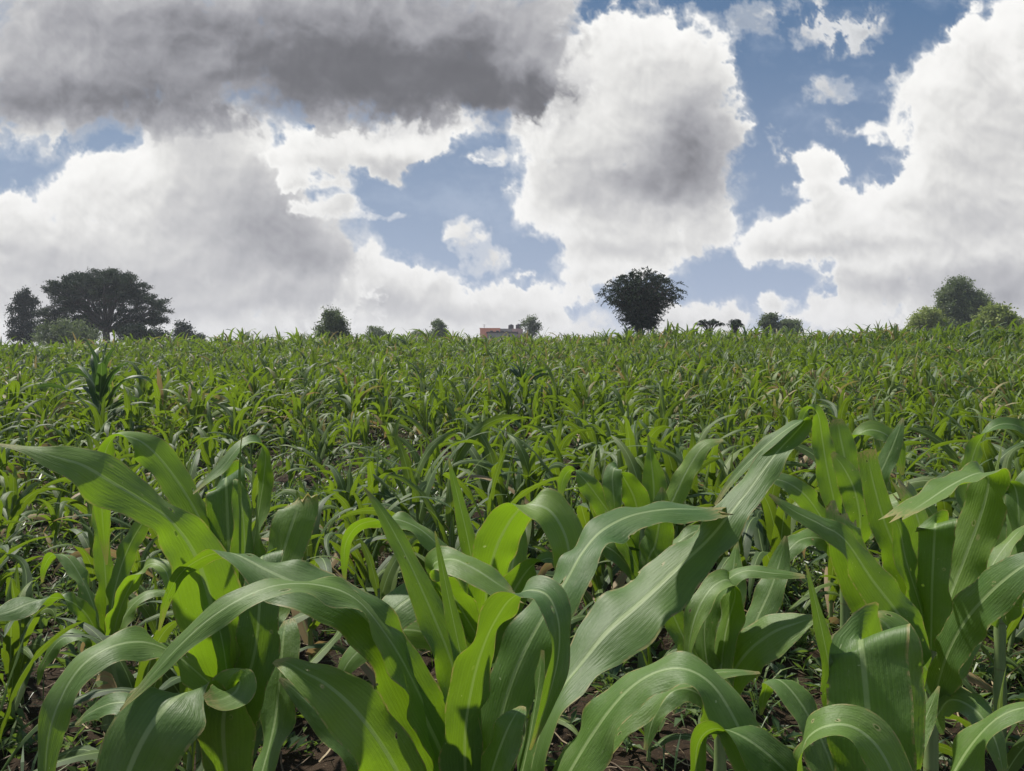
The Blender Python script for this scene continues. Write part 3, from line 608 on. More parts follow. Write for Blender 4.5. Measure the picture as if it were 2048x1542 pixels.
for hi, h in enumerate(HERO):
    bx, bd = h['base']; b = P3(bx, 771, bd); zt = P3(bx, h['top'], bd)[2]
    z0 = float(GZ(b[0], b[1]))
    root = empty('maize_plant', (b[0], b[1], z0), h['label'], 'maize plant', 'maize plants of the field')
    v, f, _ = stalk_mesh(b[0], b[1], zt, .015)
    m = MB(); m.add(v, f); link('stalk', m.mesh('stalk', off=(b[0], b[1], z0)), M_STALK, root)
    for k, (sp, sg, kw) in enumerate(h['leaves']):
        kw = dict(kw); kw.setdefault('ph', k*1.7+hi)
        v, f, uv = hero_leaf(sp, sg, **kw)
        m = MB(); m.add(v, f, uv, float(np.clip(rng.normal(.42, .12), .15, .75)))
        link('leaf', m.mesh('leaf', off=(b[0], b[1], z0)), M_HERO, root)

# ------------------------------------------------------------------ procedural maize plants
def leaf_path(az, th0, droop, L, h0, n, power=1.5, drift=0.):
    s = np.linspace(0, 1, n); th = th0-droop*s**power
    ds = L/(n-1); r = np.concatenate([[0], np.cumsum(np.cos(th[:-1])*ds)]); z = h0+np.concatenate([[0], np.cumsum(np.sin(th[:-1])*ds)])
    a = az+drift*s*s
    return np.stack([r*np.cos(a), r*np.sin(a), z], 1), a, th
def maize(r, rows=16, cols=4, nleaf=8, H=.42, size=1.0, wide=1.0, erect=0.):
    """list of (verts, faces, uv, tint) for leaves, and the stalk"""
    plane = r.uniform(0, np.pi); out = []
    for k in range(nleaf):
        q = k/(nleaf-1)
        az = plane+(np.pi if k % 2 else 0)+r.normal(0, .35)
        th0 = R(38+46*q**.8+r.uniform(-8, 8)); L = (.34+.34*math.sin(np.pi*min(1, .25+q*.75)))*r.uniform(.85, 1.15)*size
        droop = R(r.uniform(105, 185)*(1-.5*q**1.5)*(1-.3*erect))
        if q > .88: droop = R(r.uniform(8, 40)); th0 = R(r.uniform(76, 88)); L *= .8
        h0 = (.10+.88*q)*H*size
        P, a, th = leaf_path(az, th0, droop, L, h0, rows, r.uniform(1.2, 2.2), r.normal(0, .35))
        hw = .031*wide*size*r.uniform(.8, 1.15)*prof(np.linspace(0, 1, rows))*(1-.35*(q > .88))
        roll = r.normal(0, .35)+r.normal(0, .9)*np.linspace(0, 1, rows)**1.5
        side = np.stack([-np.sin(a), np.cos(a), 0*a], 1); up = np.stack([-np.sin(th)*np.cos(a), -np.sin(th)*np.sin(a), np.cos(th)], 1)
        Wv = (side*np.cos(roll)[:, None]+up*np.sin(roll)[:, None])*hw[:, None]
        v, f, uv = ribbon(P, Wv, cols, .22, .004*size if cols > 2 else 0, 9, r.uniform(0, 6))
        dry = 1.1 if (q < .2 and r.random() < .35) else 0
        out.append((v, f, uv, dry if dry else float(np.clip(.42+.22*q+r.normal(0, .08), .1, .85))))
    t = np.linspace(0, 1, 7); lean = r.normal(0, .03, 2)*0
    v, f = tube(np.stack([lean[0]*t, lean[1]*t, -.04+(H*size+.06)*t], 1), .011*size*(1.2-.6*t), 6)
    return out, (v, f)
NV = 12
VAR = []
for k in range(NV):
    r = np.random.default_rng(100+k)
    lv, st = maize(r, 18, 4, 8, H=r.uniform(.34, .5), wide=r.uniform(.85, 1.25), erect=r.uniform(0, 1))
    lm = []
    for (v, f, uv, ti) in lv:
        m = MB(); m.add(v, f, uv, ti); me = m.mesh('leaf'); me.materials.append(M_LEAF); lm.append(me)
    m = MB(); m.add(*st); sm = m.mesh('stalk'); sm.materials.append(M_STALK)
    VAR.append((sm, lm))
def place_maize(x, y, k, sc, rz, label, group='maize plants of the field'):
    root = empty('maize_plant', (x, y, float(GZ(x, y))), label, 'maize plant', group)
    root.rotation_euler = (random.gauss(0, .05), random.gauss(0, .05), rz); root.scale = (sc,)*3
    sm, lm = VAR[k]
    link('stalk', sm, None, root)
    for me in lm: link('leaf', me, None, root)
    return root
# where the field is thin: photo px of the patch, radius in m
THIN = [(700, 1010, .95), (600, 960, .8), (1000, 940, .8), (1050, 1010, .7), (1450, 1020, .6), (100, 1350, .55), (300, 1180, .6), (350, 1080, .5), (160, 1250, .5), (1560, 1010, .5), (820, 960, .6), (1450, 1500, .3), (380, 960, .5)]
THIN = [(*ground_at(a, b), r_) for a, b, r_ in THIN]
herob = [P3(h['base'][0], 771, h['base'][1])[:2] for h in HERO]
def thin(x, y):
    v = 1.0
    for (tx, ty, tr) in THIN:
        v = min(v, .45+.55*np.clip(math.hypot(x-tx, (y-ty)*.6)/tr-.5, 0, 1))
    return v
cand = []
sp_ = .34
yy = 1.9
while yy < 52:
    half = .80*yy+3.0
    n = int(2*half/sp_)
    for k in range(n):
        x = -half+(k+.5)*sp_+rng.normal(0, .13); y = yy+rng.normal(0, .12)
        cand.append((x, y))
    yy += sp_
good = []
for (x, y) in cand:
    d = math.hypot(x, y)
    if d < 1.9 or (y < 2.9 and abs(x) < .55*y and rng.random() < .15): continue
    if min(math.hypot(x-a, y-b) for a, b in herob) < .24: continue
    if abs(x) > .80*y+2.6: continue
    tv = thin(x, y)
    if rng.random() > .35+.65*tv: continue
    if d > 5 and rng.random() > .35+1.4*float(vnoise(x*.8+3, y*.6, 43)): continue
    big = float(vnoise(x*.22+9, y*.22, 40)); sm_ = float(vnoise(x*.9, y*.9, 41))
    sc = (.48+.42*big+.30*sm_+rng.normal(0, .12))*(.65+.35*tv)
    if d < 3.2: sc *= .78
    good.append((d, x, y, max(.35, sc)))
good.sort()
vis = [g_ for g_ in good if abs(g_[1]) < .70*g_[2]+.15]
near = vis[:282]; ns = set(id(g_) for g_ in near)
DMAX = near[-1][0]
for (d, x, y, sc) in near:
    place_maize(x, y, random.randrange(NV), sc, random.uniform(0, 6.28), 'young green maize plant, one of many alike crowded over the near half of the field')
far = [g_ for g_ in good if id(g_) not in ns]
print('far plants', len(far), 'near radius', DMAX)
FV = []
for k in range(14):
    r = np.random.default_rng(300+k)
    hi_, st = maize(r, 9, 2, 9, H=r.uniform(.34, .6), wide=r.uniform(.75, 1.25), erect=r.uniform(0, .8))
    FV.append((hi_, st))
fm = MB(); fs = MB()
for (d, x, y, sc) in far:
    hi_, st = FV[rng.integers(14)]
    a = rng.uniform(0, 2*np.pi); ca_, sa_ = math.cos(a), math.sin(a)
    M3 = np.array([[ca_, sa_, 0], [-sa_, ca_, 0], [0, 0, 1]])*sc*(1.0+.5*np.clip((d-27)/10, 0, 1)+(.5*rng.random()**3 if d > 34 else 0))
    M3[:, 2] += rng.normal(0, .06, 3)*0
    o = np.array([x, y, float(GZ(x, y))])
    pn_ = float(vnoise(x*.16, y*.3, 50))*.6+float(vnoise(x*.45, y*.7, 51))*.4; patch = (pn_-.5)*.9-.14-.08*(d > 18)+rng.normal(0, .17)
    if len(hi_) and d > 2:
        for (v, f, uv, ti) in hi_:
            t = ti+patch if ti < 1 else (ti if rng.random() < .6 else .5)
            if t < 1 and rng.random() < .05+.45*max(0, pn_-.5): t = 1.1
            fm.add(v@M3+o, f, uv, min(t, .88) if t < 1 else rng.uniform(.99, 1.1))
    v, f = st; fm.add(v@M3+o, f, None, .6)
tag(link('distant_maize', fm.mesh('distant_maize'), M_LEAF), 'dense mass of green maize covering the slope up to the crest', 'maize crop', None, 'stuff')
# single plants that stand out
for (px, py, sc, lab, k) in (
    (690, 1085, .75, 'small maize plant with yellowing leaves between the two front plants', 1),
    (1610, 900, 1.0, 'bright green maize plant just behind the tip of the longest leaf', 7)):
    x, y = ground_at(px, py)
    place_maize(x, y, k, sc, 1.0+k, lab)

def dark_plant(px, py, size, seed, lab):
    r = np.random.default_rng(seed); lv, st = maize(r, 18, 4, 18, H=.68, size=size, wide=1.35, erect=.0)
    x, y = ground_at(px, py); root = empty('maize_plant', (x, y, float(GZ(x, y))), lab, 'maize plant', 'maize plants of the field')
    m = MB(); m.add(*st); link('stalk', m.mesh('stalk'), M_STALK, root)
    for (v, f, uv, ti) in lv:
        m = MB(); m.add(v, f, uv, min(ti, .6)); link('leaf', m.mesh('leaf'), M_DARKLEAF, root)
dark_plant(200, 925, 1.32, 74, 'tall dark bluish maize plant standing high above the crop at far left')
dark_plant(1045, 835, 1.0, 72, 'dark bluish maize plant a little taller than the crop around it in mid field')

# ------------------------------------------------------------------ weeds and straw on the soil
def scatter(n, dmin, dmax, half=.80):
    d = np.sqrt(rng.uniform(dmin**2, dmax**2, n)); x = rng.uniform(-1, 1, n)*(half*d+.8); return x, d
wm = MB()
wx_, wy_ = scatter(11000, 1.6, 16); wx2_, wy2_ = scatter(9000, 1.4, 6); wx_ = np.append(wx_, wx2_); wy_ = np.append(wy_, wy2_)
for x, y in zip(wx_, wy_):
    dens_ = float(vnoise(x*1.1, y*1.1, 60))
    if rng.random() > dens_*1.5: continue
    z = float(GZ(x, y)); n = rng.integers(5, 10); s = rng.uniform(.022, .085)*(1+.5*(y > 5))
    grassy = rng.random() < .4
    az = rng.uniform(0, 2*np.pi, n); el = rng.uniform(.25, 1.2, n); L = s*rng.uniform(.7, 1.5, n)*(2.2 if grassy else 1); wd_ = s*(.10 if grassy else .36)
    dr = np.stack([np.cos(az)*np.cos(el), np.sin(az)*np.cos(el), np.sin(el)], 1); sd = np.stack([-np.sin(az), np.cos(az), 0*az], 1)
    b = np.array([x, y, z])+rng.normal(0, .012, (n, 3))*[1, 1, .3]; b[:, 2] += rng.uniform(0, s, n)*.6
    m_ = b+dr*(L*.5)[:, None]; e_ = b+dr*L[:, None]-np.array([0, 0, 1])*(L*.25)[:, None]
    V = np.stack([b, m_+sd*wd_*.5, e_, m_-sd*wd_*.5], 1).reshape(-1, 3)
    wm.add(V, np.arange(4*n).reshape(n, 4), None, float(rng.uniform(.2, .9)))
tag(link('weeds', wm.mesh('weeds', False), M_WEED), 'low weeds and seedlings covering the soil between the maize', 'weeds', None, 'stuff')
sm = MB()
sx, sy = scatter(7500, 1.6, 11); sx2, sy2 = scatter(5000, 1.4, 5); sx = np.append(sx, sx2); sy = np.append(sy, sy2)
for x, y in zip(sx, sy):
    if rng.random() > .25+1.0*float(vnoise(x*1.7, y*1.7, 61)): continue
    L = .02+.20*rng.random()**2; a = rng.uniform(0, 2*np.pi); n = 5; t = np.linspace(-.5, .5, n); cv = rng.normal(0, .5)
    px_ = x+np.cos(a+cv*t)*t*L; py_ = y+np.sin(a+cv*t)*t*L
    P = np.stack([px_, py_, GZ(px_, py_)+.004+rng.uniform(0, .03)*(t+.5)], 1)
    Wv = np.stack([-np.sin(a)+0*t, np.cos(a)+0*t, rng.normal(0, .4)+0*t], 1)*rng.uniform(.0007, .003)
    v, f, uv = ribbon(P, Wv, 1, 0); sm.add(v, f, uv, float(rng.uniform(0, 1)**2))
tag(link('dry_straw', sm.mesh('dry_straw', False), M_STRAW), 'dry stalks and leaf litter strewn over the brown soil', 'straw litter', None, 'stuff')

# ------------------------------------------------------------------ trees on the skyline
def branch_path(a, b, r, n=7, sag=.12):
    t = np.linspace(0, 1, n)[:, None]; L = np.linalg.norm(b-a)
    k = r.normal(0, sag*L*.5, 3); P = a+(b-a)*t+k*np.sin(np.pi*t); P[:, 2] += sag*L*np.sin(np.pi*t[:, 0])*.6
    return P
def leaf_cards(C, n, r, size, sig, aspect=.5, droop=0., flat=.6):
    """n leaves gathered round clump centres C; sig: clump radius"""
    k = r.integers(len(C), size=n); p = C[k]+r.normal(0, 1, (n, 3))*np.array([1, 1, flat])*sig
    d = r.normal(0, 1, (n, 3)); d[:, 2] -= droop; d /= np.linalg.norm(d, axis=1)[:, None]
    s_ = np.cross(d, r.normal(0, 1, (n, 3))); s_ /= np.linalg.norm(s_, axis=1)[:, None]
    L = (size*r.uniform(.6, 1.4, n))[:, None]
    V = np.stack([p, p+d*L*.5+s_*L*aspect*.5, p+d*L, p+d*L*.5-s_*L*aspect*.5], 1).reshape(-1, 3)
    tn = np.repeat(np.clip(r.normal(.45, .16, len(C))[k]+r.normal(0, .08, n), .05, .9), 4)
    return V, np.arange(4*n).reshape(n, 4), tn
def tree(name, label, dist, lobes, trunk, m, nleaf, size, nclump, sig, seed, limbs=14, group='trees on the skyline', droop=.2, flat=.6, cat='tree', shell=.45, depth=1.0, trunk_r=None):
    r = np.random.default_rng(seed)
    bx, by, bw = trunk; b = P3(bx, by, dist); gz = float(terrain(b[0], dist))-.2
    base = np.array([b[0], dist, gz])
    root = empty(name, tuple(base), label, cat, group)
    C = []
    wts = np.array([l[2]*l[3] for l in lobes], float); wts /= wts.sum()
    pxm = dist/F
    for k in r.choice(len(lobes), nclump, p=wts):
        cx, cy, rx, ry = lobes[k]
        v = r.normal(0, 1, 3); v /= np.linalg.norm(v); q = shell+(1-shell)*r.random()**.6; q *= 1+.28*(r.random() < .16)*r.random()
        c = P3(cx, cy, dist); C.append(c+v*q*np.array([rx*pxm, rx*pxm*depth, ry*pxm]))
    C = np.array(C)
    V, f, tn = leaf_cards(C, nleaf, r, size, sig, .55, droop, flat)
    mb = MB(); mb.add(V-base, f, None, tn); link('crown', mb.mesh('crown', False), m, root)
    tb = MB(); fork = np.array([b[0], dist, b[2]])
    rb = trunk_r or bw*pxm*.5
    P = branch_path(base, fork, r, 8, .03); v, f = tube(P, np.linspace(rb*1.35, rb*.9, 8), 10); tb.add(v-base, f)
    ids = r.choice(len(C), min(limbs, len(C)), replace=False)
    for i_ in ids:
        tgt = C[i_]; P = branch_path(fork, tgt, r, 8, .10); v, f = tube(P, np.linspace(rb*.42, rb*.07, 8), 6); tb.add(v-base, f)
        nb = np.argsort(np.linalg.norm(C-tgt, axis=1))[1:5]
        for j_ in nb:
            st_ = P[r.integers(3, 7)]; Q = branch_path(st_, C[j_], r, 5, .1); v, f = tube(Q, np.linspace(rb*.15, rb*.04, 5), 5); tb.add(v-base, f)
    link('trunk', tb.mesh('trunk'), M_BARK, root)
    return root
tree('spreading_tree', 'large dark spreading tree with a wide layered umbrella crown at far left', 78,
  [(196,562,58,24),(150,570,46,20),(118,580,30,16),(245,568,48,22),(278,588,40,18),(300,606,36,14),(325,622,26,9),(210,592,90,20),(140,604,54,20),(110,622,34,18),(260,622,60,12),(170,628,60,14),(300,640,40,9),(110,650,34,16),(275,652,40,12),(215,612,30,12),(150,648,44,14),(245,640,40,12),(318,640,28,9),(98,640,24,22),(190,645,30,12),(230,556,40,16),(170,660,36,10),(250,662,36,10),(205,575,90,26)],
  (212, 664, 14), M_TREE, 85000, .16, 640, .23, 11, 40, flat=.5, shell=.1)
tree('eucalyptus_tree', 'tall loose grey-green tree at the far left edge beside the spreading tree', 84,
  [(48,588,8,9),(44,600,15,12),(62,606,12,12),(36,622,16,12),(58,630,18,14),(28,646,14,12),(56,652,18,12),(34,668,18,12),(62,674,16,12)],
  (50, 672, 7), M_TREE, 15000, .19, 150, .20, 12, 12, droop=.6, flat=1.2, shell=.2)
tree('bush', 'grey-green rounded bush under the left side of the spreading tree', 70,
  [(110,660,28,16),(140,655,30,15),(160,672,34,14),(90,680,30,12),(130,680,50,12)], (130, 690, 5), M_PALE, 13000, .18, 110, .3, 13, 10, cat='bush')
tree('bush', 'dark bush under the right side of the spreading tree', 72,
  [(262,662,24,12),(290,660,26,14),(300,674,30,10),(325,676,16,9),(270,678,40,10)], (285, 690, 5), M_TREE, 10000, .18, 90, .3, 14, 10, cat='bush')
tree('conical_tree', 'small bluish conical tree just right of the spreading tree', 95,
  [(366,652,8,8),(366,664,13,10),(370,676,20,10),(392,680,16,8)], (368, 682, 4), M_TREE, 6000, .22, 60, .28, 15, 8, flat=.9)
tree('upright_tree', 'dense upright grey-green tree with narrow top, left of the building', 62,
  [(663,630,12,10),(670,642,17,12),(660,652,20,12),(678,656,16,14),(655,668,22,12),(675,672,26,14),(690,678,14,8)], (668, 690, 7), M_PALE, 16000, .15, 150, .22, 16, 14, flat=1.1, droop=-.5)
tree('round_tree', 'small grey two-lobed tree between the upright tree and the building', 110,
  [(746,660,8,9),(760,662,9,8),(752,672,20,8),(764,674,12,8)], (754, 682, 4), M_PALE, 5000, .24, 60, .3, 17, 8)
tree('faint_tree', 'low faint grey bush on the skyline left of the small pointed tree', 130,
  [(836,668,10,7),(830,676,16,6)], (835, 682, 3), M_PALE, 2500, .28, 36, .34, 18, 6)
tree('pointed_tree', 'small pointed tree on the skyline left of the orange building', 105,
  [(874,648,8,7),(880,656,12,9),(882,668,18,8),(862,672,8,6)], (878, 680, 4), M_PALE, 5000, .22, 60, .26, 19, 8)
tree('feathery_tree', 'pale feathery tree directly right of the rooftop water tanks', 118,
  [(1062,640,7,8),(1056,650,12,8),(1070,652,11,9),(1064,664,18,9)], (1064, 676, 4), M_PALE, 3600, .22, 60, .26, 20, 9, flat=1.0)
tree('round_tree', 'rounded grey-green tree right of the fan-shaped tree, taller of a pair', 90,
  [(1530,638,9,9),(1545,636,10,10),(1536,650,18,10),(1548,656,12,10)], (1540, 668, 4), M_PALE, 6500, .2, 70, .26, 21, 9)
tree('round_tree', 'low rounded tree right of the fan-shaped tree, shorter of a pair', 92,
  [(1572,648,10,8),(1588,650,12,9),(1580,660,20,9)], (1580, 670, 4), M_PALE, 5500, .2, 60, .26, 22, 8)
tree('broad_tree', 'big dense grey-green tree with a domed crown at far right', 85,
  [(1912,572,18,14),(1930,582,22,18),(1892,592,18,20),(1950,604,24,20),(1910,612,34,26),(1968,616,14,16),(1888,636,22,22),(1930,640,44,24),(1960,650,28,18),(1900,660,40,16)],
  (1925, 672, 10), M_PALE, 42000, .2, 420, .26, 23, 24, flat=1.2, shell=.35, droop=-.5)
tree('pale_bush', 'pale yellowish-green bush on the left side of the big right-hand tree', 80,
  [(1848,628,14,10),(1862,626,12,10),(1845,645,20,14),(1868,650,22,16),(1835,664,18,9),(1880,664,24,10)], (1856, 676, 5), M_YEL, 12000, .2, 110, .3, 24, 10, cat='bush')
tree('leafy_tree', 'light green broad-leaved tree at far right in front of the big tree', 74,
  [(1990,620,13,10),(1995,632,22,14),(1972,640,20,12),(2008,646,20,14),(1975,656,24,12),(2000,662,28,12)], (1990, 676, 6), M_YEL, 10000, .30, 70, .34, 25, 10, shell=.55)
tree('pale_bush', 'pale bush cut off by the right edge of the skyline', 88,
  [(2040,652,12,8),(2052,650,18,10),(2046,664,20,8)], (2046, 672, 4), M_YEL, 4500, .22, 50, .3, 26, 6, cat='bush')
tree('low_hedge', 'dark low hedge along the skyline left of the big right-hand tree', 66,
  [(1715,674,20,4),(1745,673,24,4),(1775,671,26,5),(1805,670,28,6),(1830,672,20,6)], (1775, 680, 3), M_TREE, 9000, .16, 130, .18, 27, 10, cat='hedge')

# fan-shaped tree: many long ascending branches with hanging sprays
def fan_tree():
    r = np.random.default_rng(5); dist = 58.; pxm = dist/F
    b = P3(1278, 662, dist); gz = float(terrain(b[0], dist))-.2; base = np.array([b[0], dist, gz])
    root = empty('fan_shaped_tree', tuple(base), 'dark feathery tree fanning out from a narrow base on the skyline, alone against the sky', 'tree', 'trees on the skyline')
    tb = MB(); cb = MB(); low = P3(1278, 655, dist)
    v, f = tube(branch_path(base, low, r, 6, .02), np.linspace(.28, .2, 6), 10); tb.add(v-base, f)
    tips = []
    for k in range(470):
        a = r.uniform(0, 2*np.pi); q = math.sqrt(r.random())
        # crown profile: narrow below, widest two thirds up, shaggy dome on top
        zz = r.uniform(0, 1)**.85 if r.random() < .9 else 1
        zz = max(zz, .03)
        wmax_ = np.interp(zz, [0, .12, .3, .5, .72, .86, .95, 1], [14, 26, 44, 60, 80, 80, 68, 50])
        rad = wmax_*(.06+.94*q)*pxm*r.uniform(.86, 1.07); top = np.array([low[0]+rad*math.cos(a)+(4*pxm), dist+rad*math.sin(a), P3(0, 655-zz*108, dist)[2]+r.normal(0, .12)-(q**2.5)*.75*(zz > .6)])
        t = np.linspace(0, 1, 8)[:, None]; P = low+(top-low)*t; P[:, 2] += .30*np.sin(np.pi*t[:, 0])*r.uniform(.2, 1); P += r.normal(0, .05, (1, 3))*np.sin(np.pi*t)
        P[:, :2] -= (top-low)[:2]*(.18*np.sin(np.pi*t))
        v, f = tube(P, np.linspace(.045, .012, 8), 4); tb.add(v-base, f)
        out = (top-P[4]); out /= np.linalg.norm(out)
        for s_ in range(r.integers(4, 7)):
            st_ = P[r.integers(4, 8)] if s_ else P[-1]
            d = out*1.0+r.normal(0, .6, 3)+np.array([math.cos(a), math.sin(a), -.15])*.8; d /= np.linalg.norm(d); L = r.uniform(.35, .75)
            tt = np.linspace(0, 1, 7)[:, None]; Q = st_+d*L*tt; Q[:, 2] -= .42*L*tt[:, 0]**2
            # leaflets both sides
            n = 24; k_ = r.uniform(.1, 1, n); pos = st_+d*L*k_[:, None]; pos[:, 2] -= .42*L*k_**2
            dd = r.normal(0, 1, (n, 3)); dd[:, 2] -= .5; dd += d*.8; dd /= np.linalg.norm(dd, axis=1)[:, None]
            sd = np.cross(dd, r.normal(0, 1, (n, 3))); sd /= np.linalg.norm(sd, axis=1)[:, None]; ll = r.uniform(.07, .18, n)[:, None]
            V = np.stack([pos, pos+dd*ll*.5+sd*ll*.22, pos+dd*ll, pos+dd*ll*.5-sd*ll*.22], 1).reshape(-1, 3)
            cb.add(V-base, np.arange(4*n).reshape(n, 4), None, float(np.clip(r.normal(.45, .15), .1, .85)))
    link('crown', cb.mesh('crown', False), M_TREE, root); link('trunk', tb.mesh('trunk'), M_BARK, root)
fan_tree()
# two small arching shrubs with hanging leaves
def arching(px, py, hw, hh, dist, seed, label):
    r = np.random.default_rng(seed); pxm = dist/F
    b = P3(px, py+6, dist); gz = float(terrain(b[0], dist))-.2; base = np.array([b[0], dist, gz])
    root = empty('drooping_shrub', tuple(base), label, 'shrub', 'trees on the skyline')
    tb = MB(); cb = MB(); f0 = np.array([b[0], dist, max(gz+.4, b[2]-.3)])
    v, f = tube(np.array([base, (base+f0)/2, f0]), np.array([.1, .08, .07]), 8); tb.add(v-base, f)
    for k in range(26):
        a = r.uniform(0, 2*np.pi); q = r.uniform(.25, 1); tip = np.array([b[0]+math.cos(a)*q*hw*pxm, dist+math.sin(a)*q*hw*pxm, P3(0, py-hh*math.sqrt(1-.75*q*q), dist)[2]])
        t = np.linspace(0, 1, 9)[:, None]; P = f0+(tip-f0)*t; P[:, 2] += .35*np.sin(np.pi*t[:, 0])**1.2
        v, f = tube(P, np.linspace(.03, .012, 9), 4); tb.add(v-base, f)
        for s_ in range(16):
            st_ = P[r.integers(5, 9)]; aa = r.uniform(0, 2*np.pi); L = r.uniform(.18, .38)
            d = np.array([math.cos(aa)*.75, math.sin(aa)*.75, .1]); Q = st_+d*L*np.linspace(0, 1, 5)[:, None]; Q[:, 2] -= L*.9*np.linspace(0, 1, 5)**2
            Wv = np.array([-math.sin(aa), math.cos(aa), 0])*(np.array([.01, .03, .035, .025, .004]))[:, None]
            v, f, uv = ribbon(Q, Wv, 1, 0); cb.add(v-base, f, uv, float(np.clip(r.normal(.4, .15), .1, .8)))
    link('crown', cb.mesh('crown', False), M_TREE, root); link('stem', tb.mesh('stem'), M_BARK, root)
arching(1418, 662, 30, 25, 60, 31, 'wider drooping shrub on the skyline right of the fan-shaped tree')
arching(1470, 662, 17, 25, 62, 32, 'narrower drooping shrub on the skyline, second from the fan-shaped tree')

# ------------------------------------------------------------------ building with two water tanks
def paint(name, a, b, sc=3, rough=.8):
    m, n = mat(name); pos = n.n('ShaderNodeNewGeometry').outputs['Position']
    c = n.mix(n.noise(pos, sc, 5, .6), a, b)
    finish(n, n.n('ShaderNodeBsdfPrincipled', {'Base Color': c, 'Roughness': rough}).outputs[0]); return m
BD = 128.; pm = BD/F
def box(mb, x0, x1, y0, y1, z0, z1, bev=0):
    v = np.array([[x, y, z] for z in (z0, z1) for (x, y) in ((x0, y0), (x1, y0), (x1, y1), (x0, y1))])
    mb.add(v, [[3, 2, 1, 0], [4, 5, 6, 7], [0, 1, 5, 4], [1, 2, 6, 5], [2, 3, 7, 6], [3, 0, 4, 7]])
def bx_(px): return (px-1024)*pm
def bz_(py): return CAMZ+(771-py)*pm
x0, x1 = bx_(960), bx_(1046); gz = float(terrain((x0+x1)/2, BD))-.3
O = np.array([(x0+x1)/2, BD, gz])
broot = empty('flat_roofed_building', tuple(O), 'orange and grey flat-roofed building showing just above the maize on the skyline', 'building')
def bpart(name, m, boxes, label=None, parent=None):
    mb = MB()
    for b in boxes: box(mb, *b)
    me = mb.mesh(name, False, off=O if parent is None else O); o = link(name, me, m, parent or broot)
    if label: o['label'] = label
    return o
M_OR = paint('orange_paint', (.85, .33, .21), (.92, .45, .31)); M_GR = paint('grey_plaster', (.34, .32, .30), (.50, .47, .44)); M_PK = paint('pink_paint', (.55, .34, .30), (.68, .46, .40))
M_CR = paint('cream_paint', (.55, .48, .33), (.66, .58, .42)); M_DK = paint('dark_slab', (.10, .09, .085), (.17, .15, .14)); M_GL = paint('dark_opening', (.03, .03, .035), (.05, .05, .055), rough=.3)
y0 = BD
bpart('wall', M_OR, [(x0, bx_(1000), y0, y0+8, bz_(676), bz_(657.5)), (x0-.08, bx_(1000)+.05, y0-.08, y0+8.08, bz_(657.5), bz_(656))], 'orange painted wall with a low parapet')
bpart('lower_wall', M_CR, [(x0, bx_(1000), y0+.01, y0+8, gz, bz_(676))])
bpart('side_wing', M_GR, [(bx_(1000), bx_(1024), y0+.6, y0+8, gz, bz_(657.5)), (bx_(1000), bx_(1024)+.05, y0+.5, y0+8.05, bz_(657.5), bz_(656.8))], 'grey plastered wing')
bpart('end_wall', M_PK, [(bx_(1024)+.06, x1, y0+.3, y0+8, gz, bz_(657))], 'faded pink end wall')
bpart('roof_slab', M_DK, [(bx_(974), bx_(1036), y0-3.2, y0-.1, bz_(668), bz_(666))])
bpart('front_wing', M_GR, [(bx_(976), bx_(1034), y0-3.0, y0-.3, gz, bz_(668))])
for px in (983, 995, 1005, 1014): 
    wdo = bpart('window', M_GL, [(bx_(px-2.6), bx_(px+2.6), y0-.06 if px < 1000 else y0+.54, y0+.1 if px < 1000 else y0+.7, bz_(664.2), bz_(661.4))])
    M_FR = M_CR
    yf = y0-.10 if px < 1000 else y0+.50
    bpart('frame', M_FR, [(bx_(px-3.1), bx_(px-2.6), yf, yf+.2, bz_(664.6), bz_(661)), (bx_(px+2.6), bx_(px+3.1), yf, yf+.2, bz_(664.6), bz_(661)), (bx_(px-2.6), bx_(px+2.6), yf, yf+.2, bz_(661.4), bz_(661)), (bx_(px-2.6), bx_(px+2.6), yf, yf+.2, bz_(664.6), bz_(664.2))], None, wdo)
M_TK = paint('tank_plastic', (.035, .035, .04), (.07, .07, .08), 6, .45)
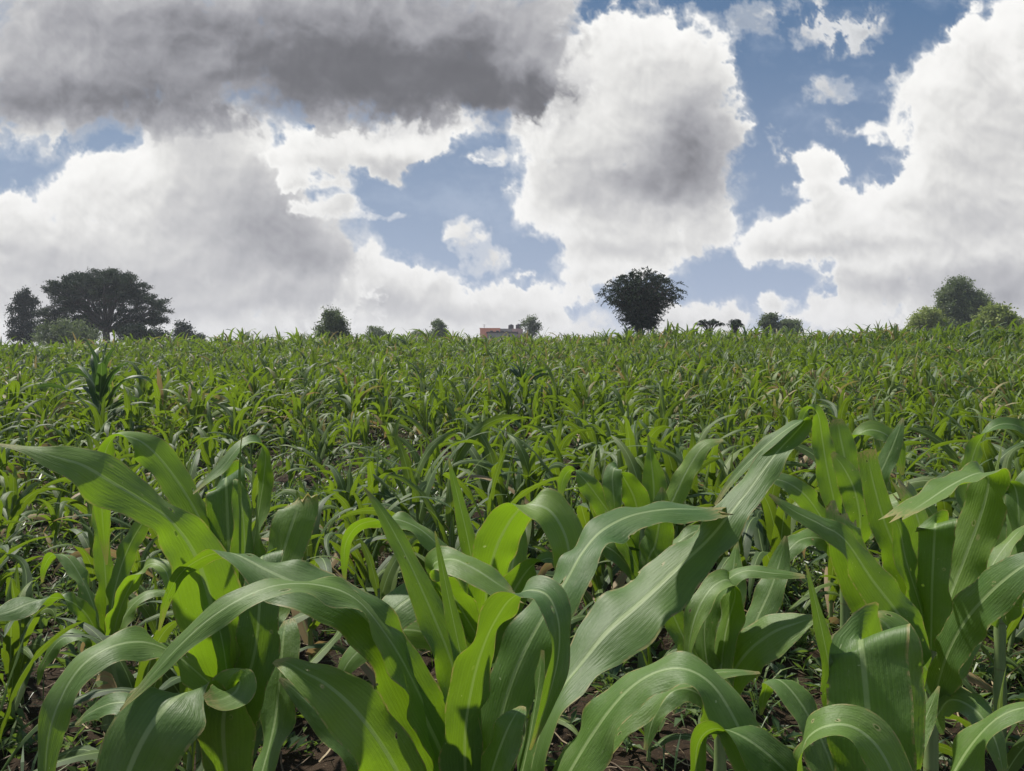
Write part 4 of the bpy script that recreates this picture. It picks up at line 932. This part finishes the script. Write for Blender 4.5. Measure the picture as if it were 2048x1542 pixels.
def lathe(prof_, sides=28):
    pr = np.array(prof_); a = np.linspace(0, 2*np.pi, sides, endpoint=False); n = len(pr)
    V = np.stack([pr[:, None, 0]*np.cos(a), pr[:, None, 0]*np.sin(a), pr[:, None, 1]+0*a], -1)
    i = np.arange(n*sides).reshape(n, sides); j = np.roll(i, -1, axis=1)
    return V.reshape(-1, 3), np.stack([i[:-1], j[:-1], j[1:], i[1:]], -1).reshape(-1, 4)
for px, top, lab in ((1022, 646.5, 'black ribbed water tank on the roof, the one nearer the orange wall'), (1037, 645.5, 'black ribbed water tank on the roof, beside the pale feathery tree')):
    zb = bz_(657 if px > 1024 else 656.8)+.001; hgt = bz_(top)-zb; rr = .46
    rt = empty('water_tank', (bx_(px), y0+2.2, zb), lab, 'water tank', 'water tanks on the roof')
    p_ = [(0.001, 0), (rr, 0)]
    for k in range(7):
        z = hgt*.80*(k+.2)/7; p_ += [(rr, z), (rr*1.04, z+.03), (rr*1.04, z+.07), (rr, z+.10)]
    p_ += [(rr, hgt*.80), (rr*.9, hgt*.86), (rr*.45, hgt*.94)]
    v, f = lathe(p_); mb = MB(); mb.add(v, f); link('body', mb.mesh('body'), M_TK, rt)
    v, f = lathe([(rr*.42, hgt*.93), (rr*.45, hgt*.93), (rr*.45, hgt), (0.001, hgt*1.02)]); mb = MB(); mb.add(v, f); link('lid', mb.mesh('lid'), M_TK, rt)
mb = MB(); v, f = tube([(0, 0, 0), (0, 0, .35), (0, 0, .7)], [.03, .03, .03], 6); mb.add(v, f)
for z in (.4, .55, .66): box(mb, -.22, .22, -.01, .01, z, z+.02)
o = link('antenna', mb.mesh('antenna', False), M_TK, None, (bx_(968), y0+1, bz_(656))); tag(o, 'thin antenna on the orange parapet of the building', 'antenna')

# ------------------------------------------------------------------ air
hm = bpy.data.materials.new('haze'); hm.use_nodes = True; hn = NT(hm.node_tree)
pv = hn.n('ShaderNodeVolumePrincipled', {'Color': (.86, .92, 1, 1), 'Density': .0006, 'Anisotropy': .25})
hn.t.links.new(pv.outputs[0], hn.n('ShaderNodeOutputMaterial').inputs['Volume'])
mb = MB(); box(mb, -3200, 3200, -1500, 4600, -26.5, 20)
tag(link('haze', mb.mesh('haze', False), hm), 'thin pale haze lying over the field and the far trees', 'haze', None, 'stuff')
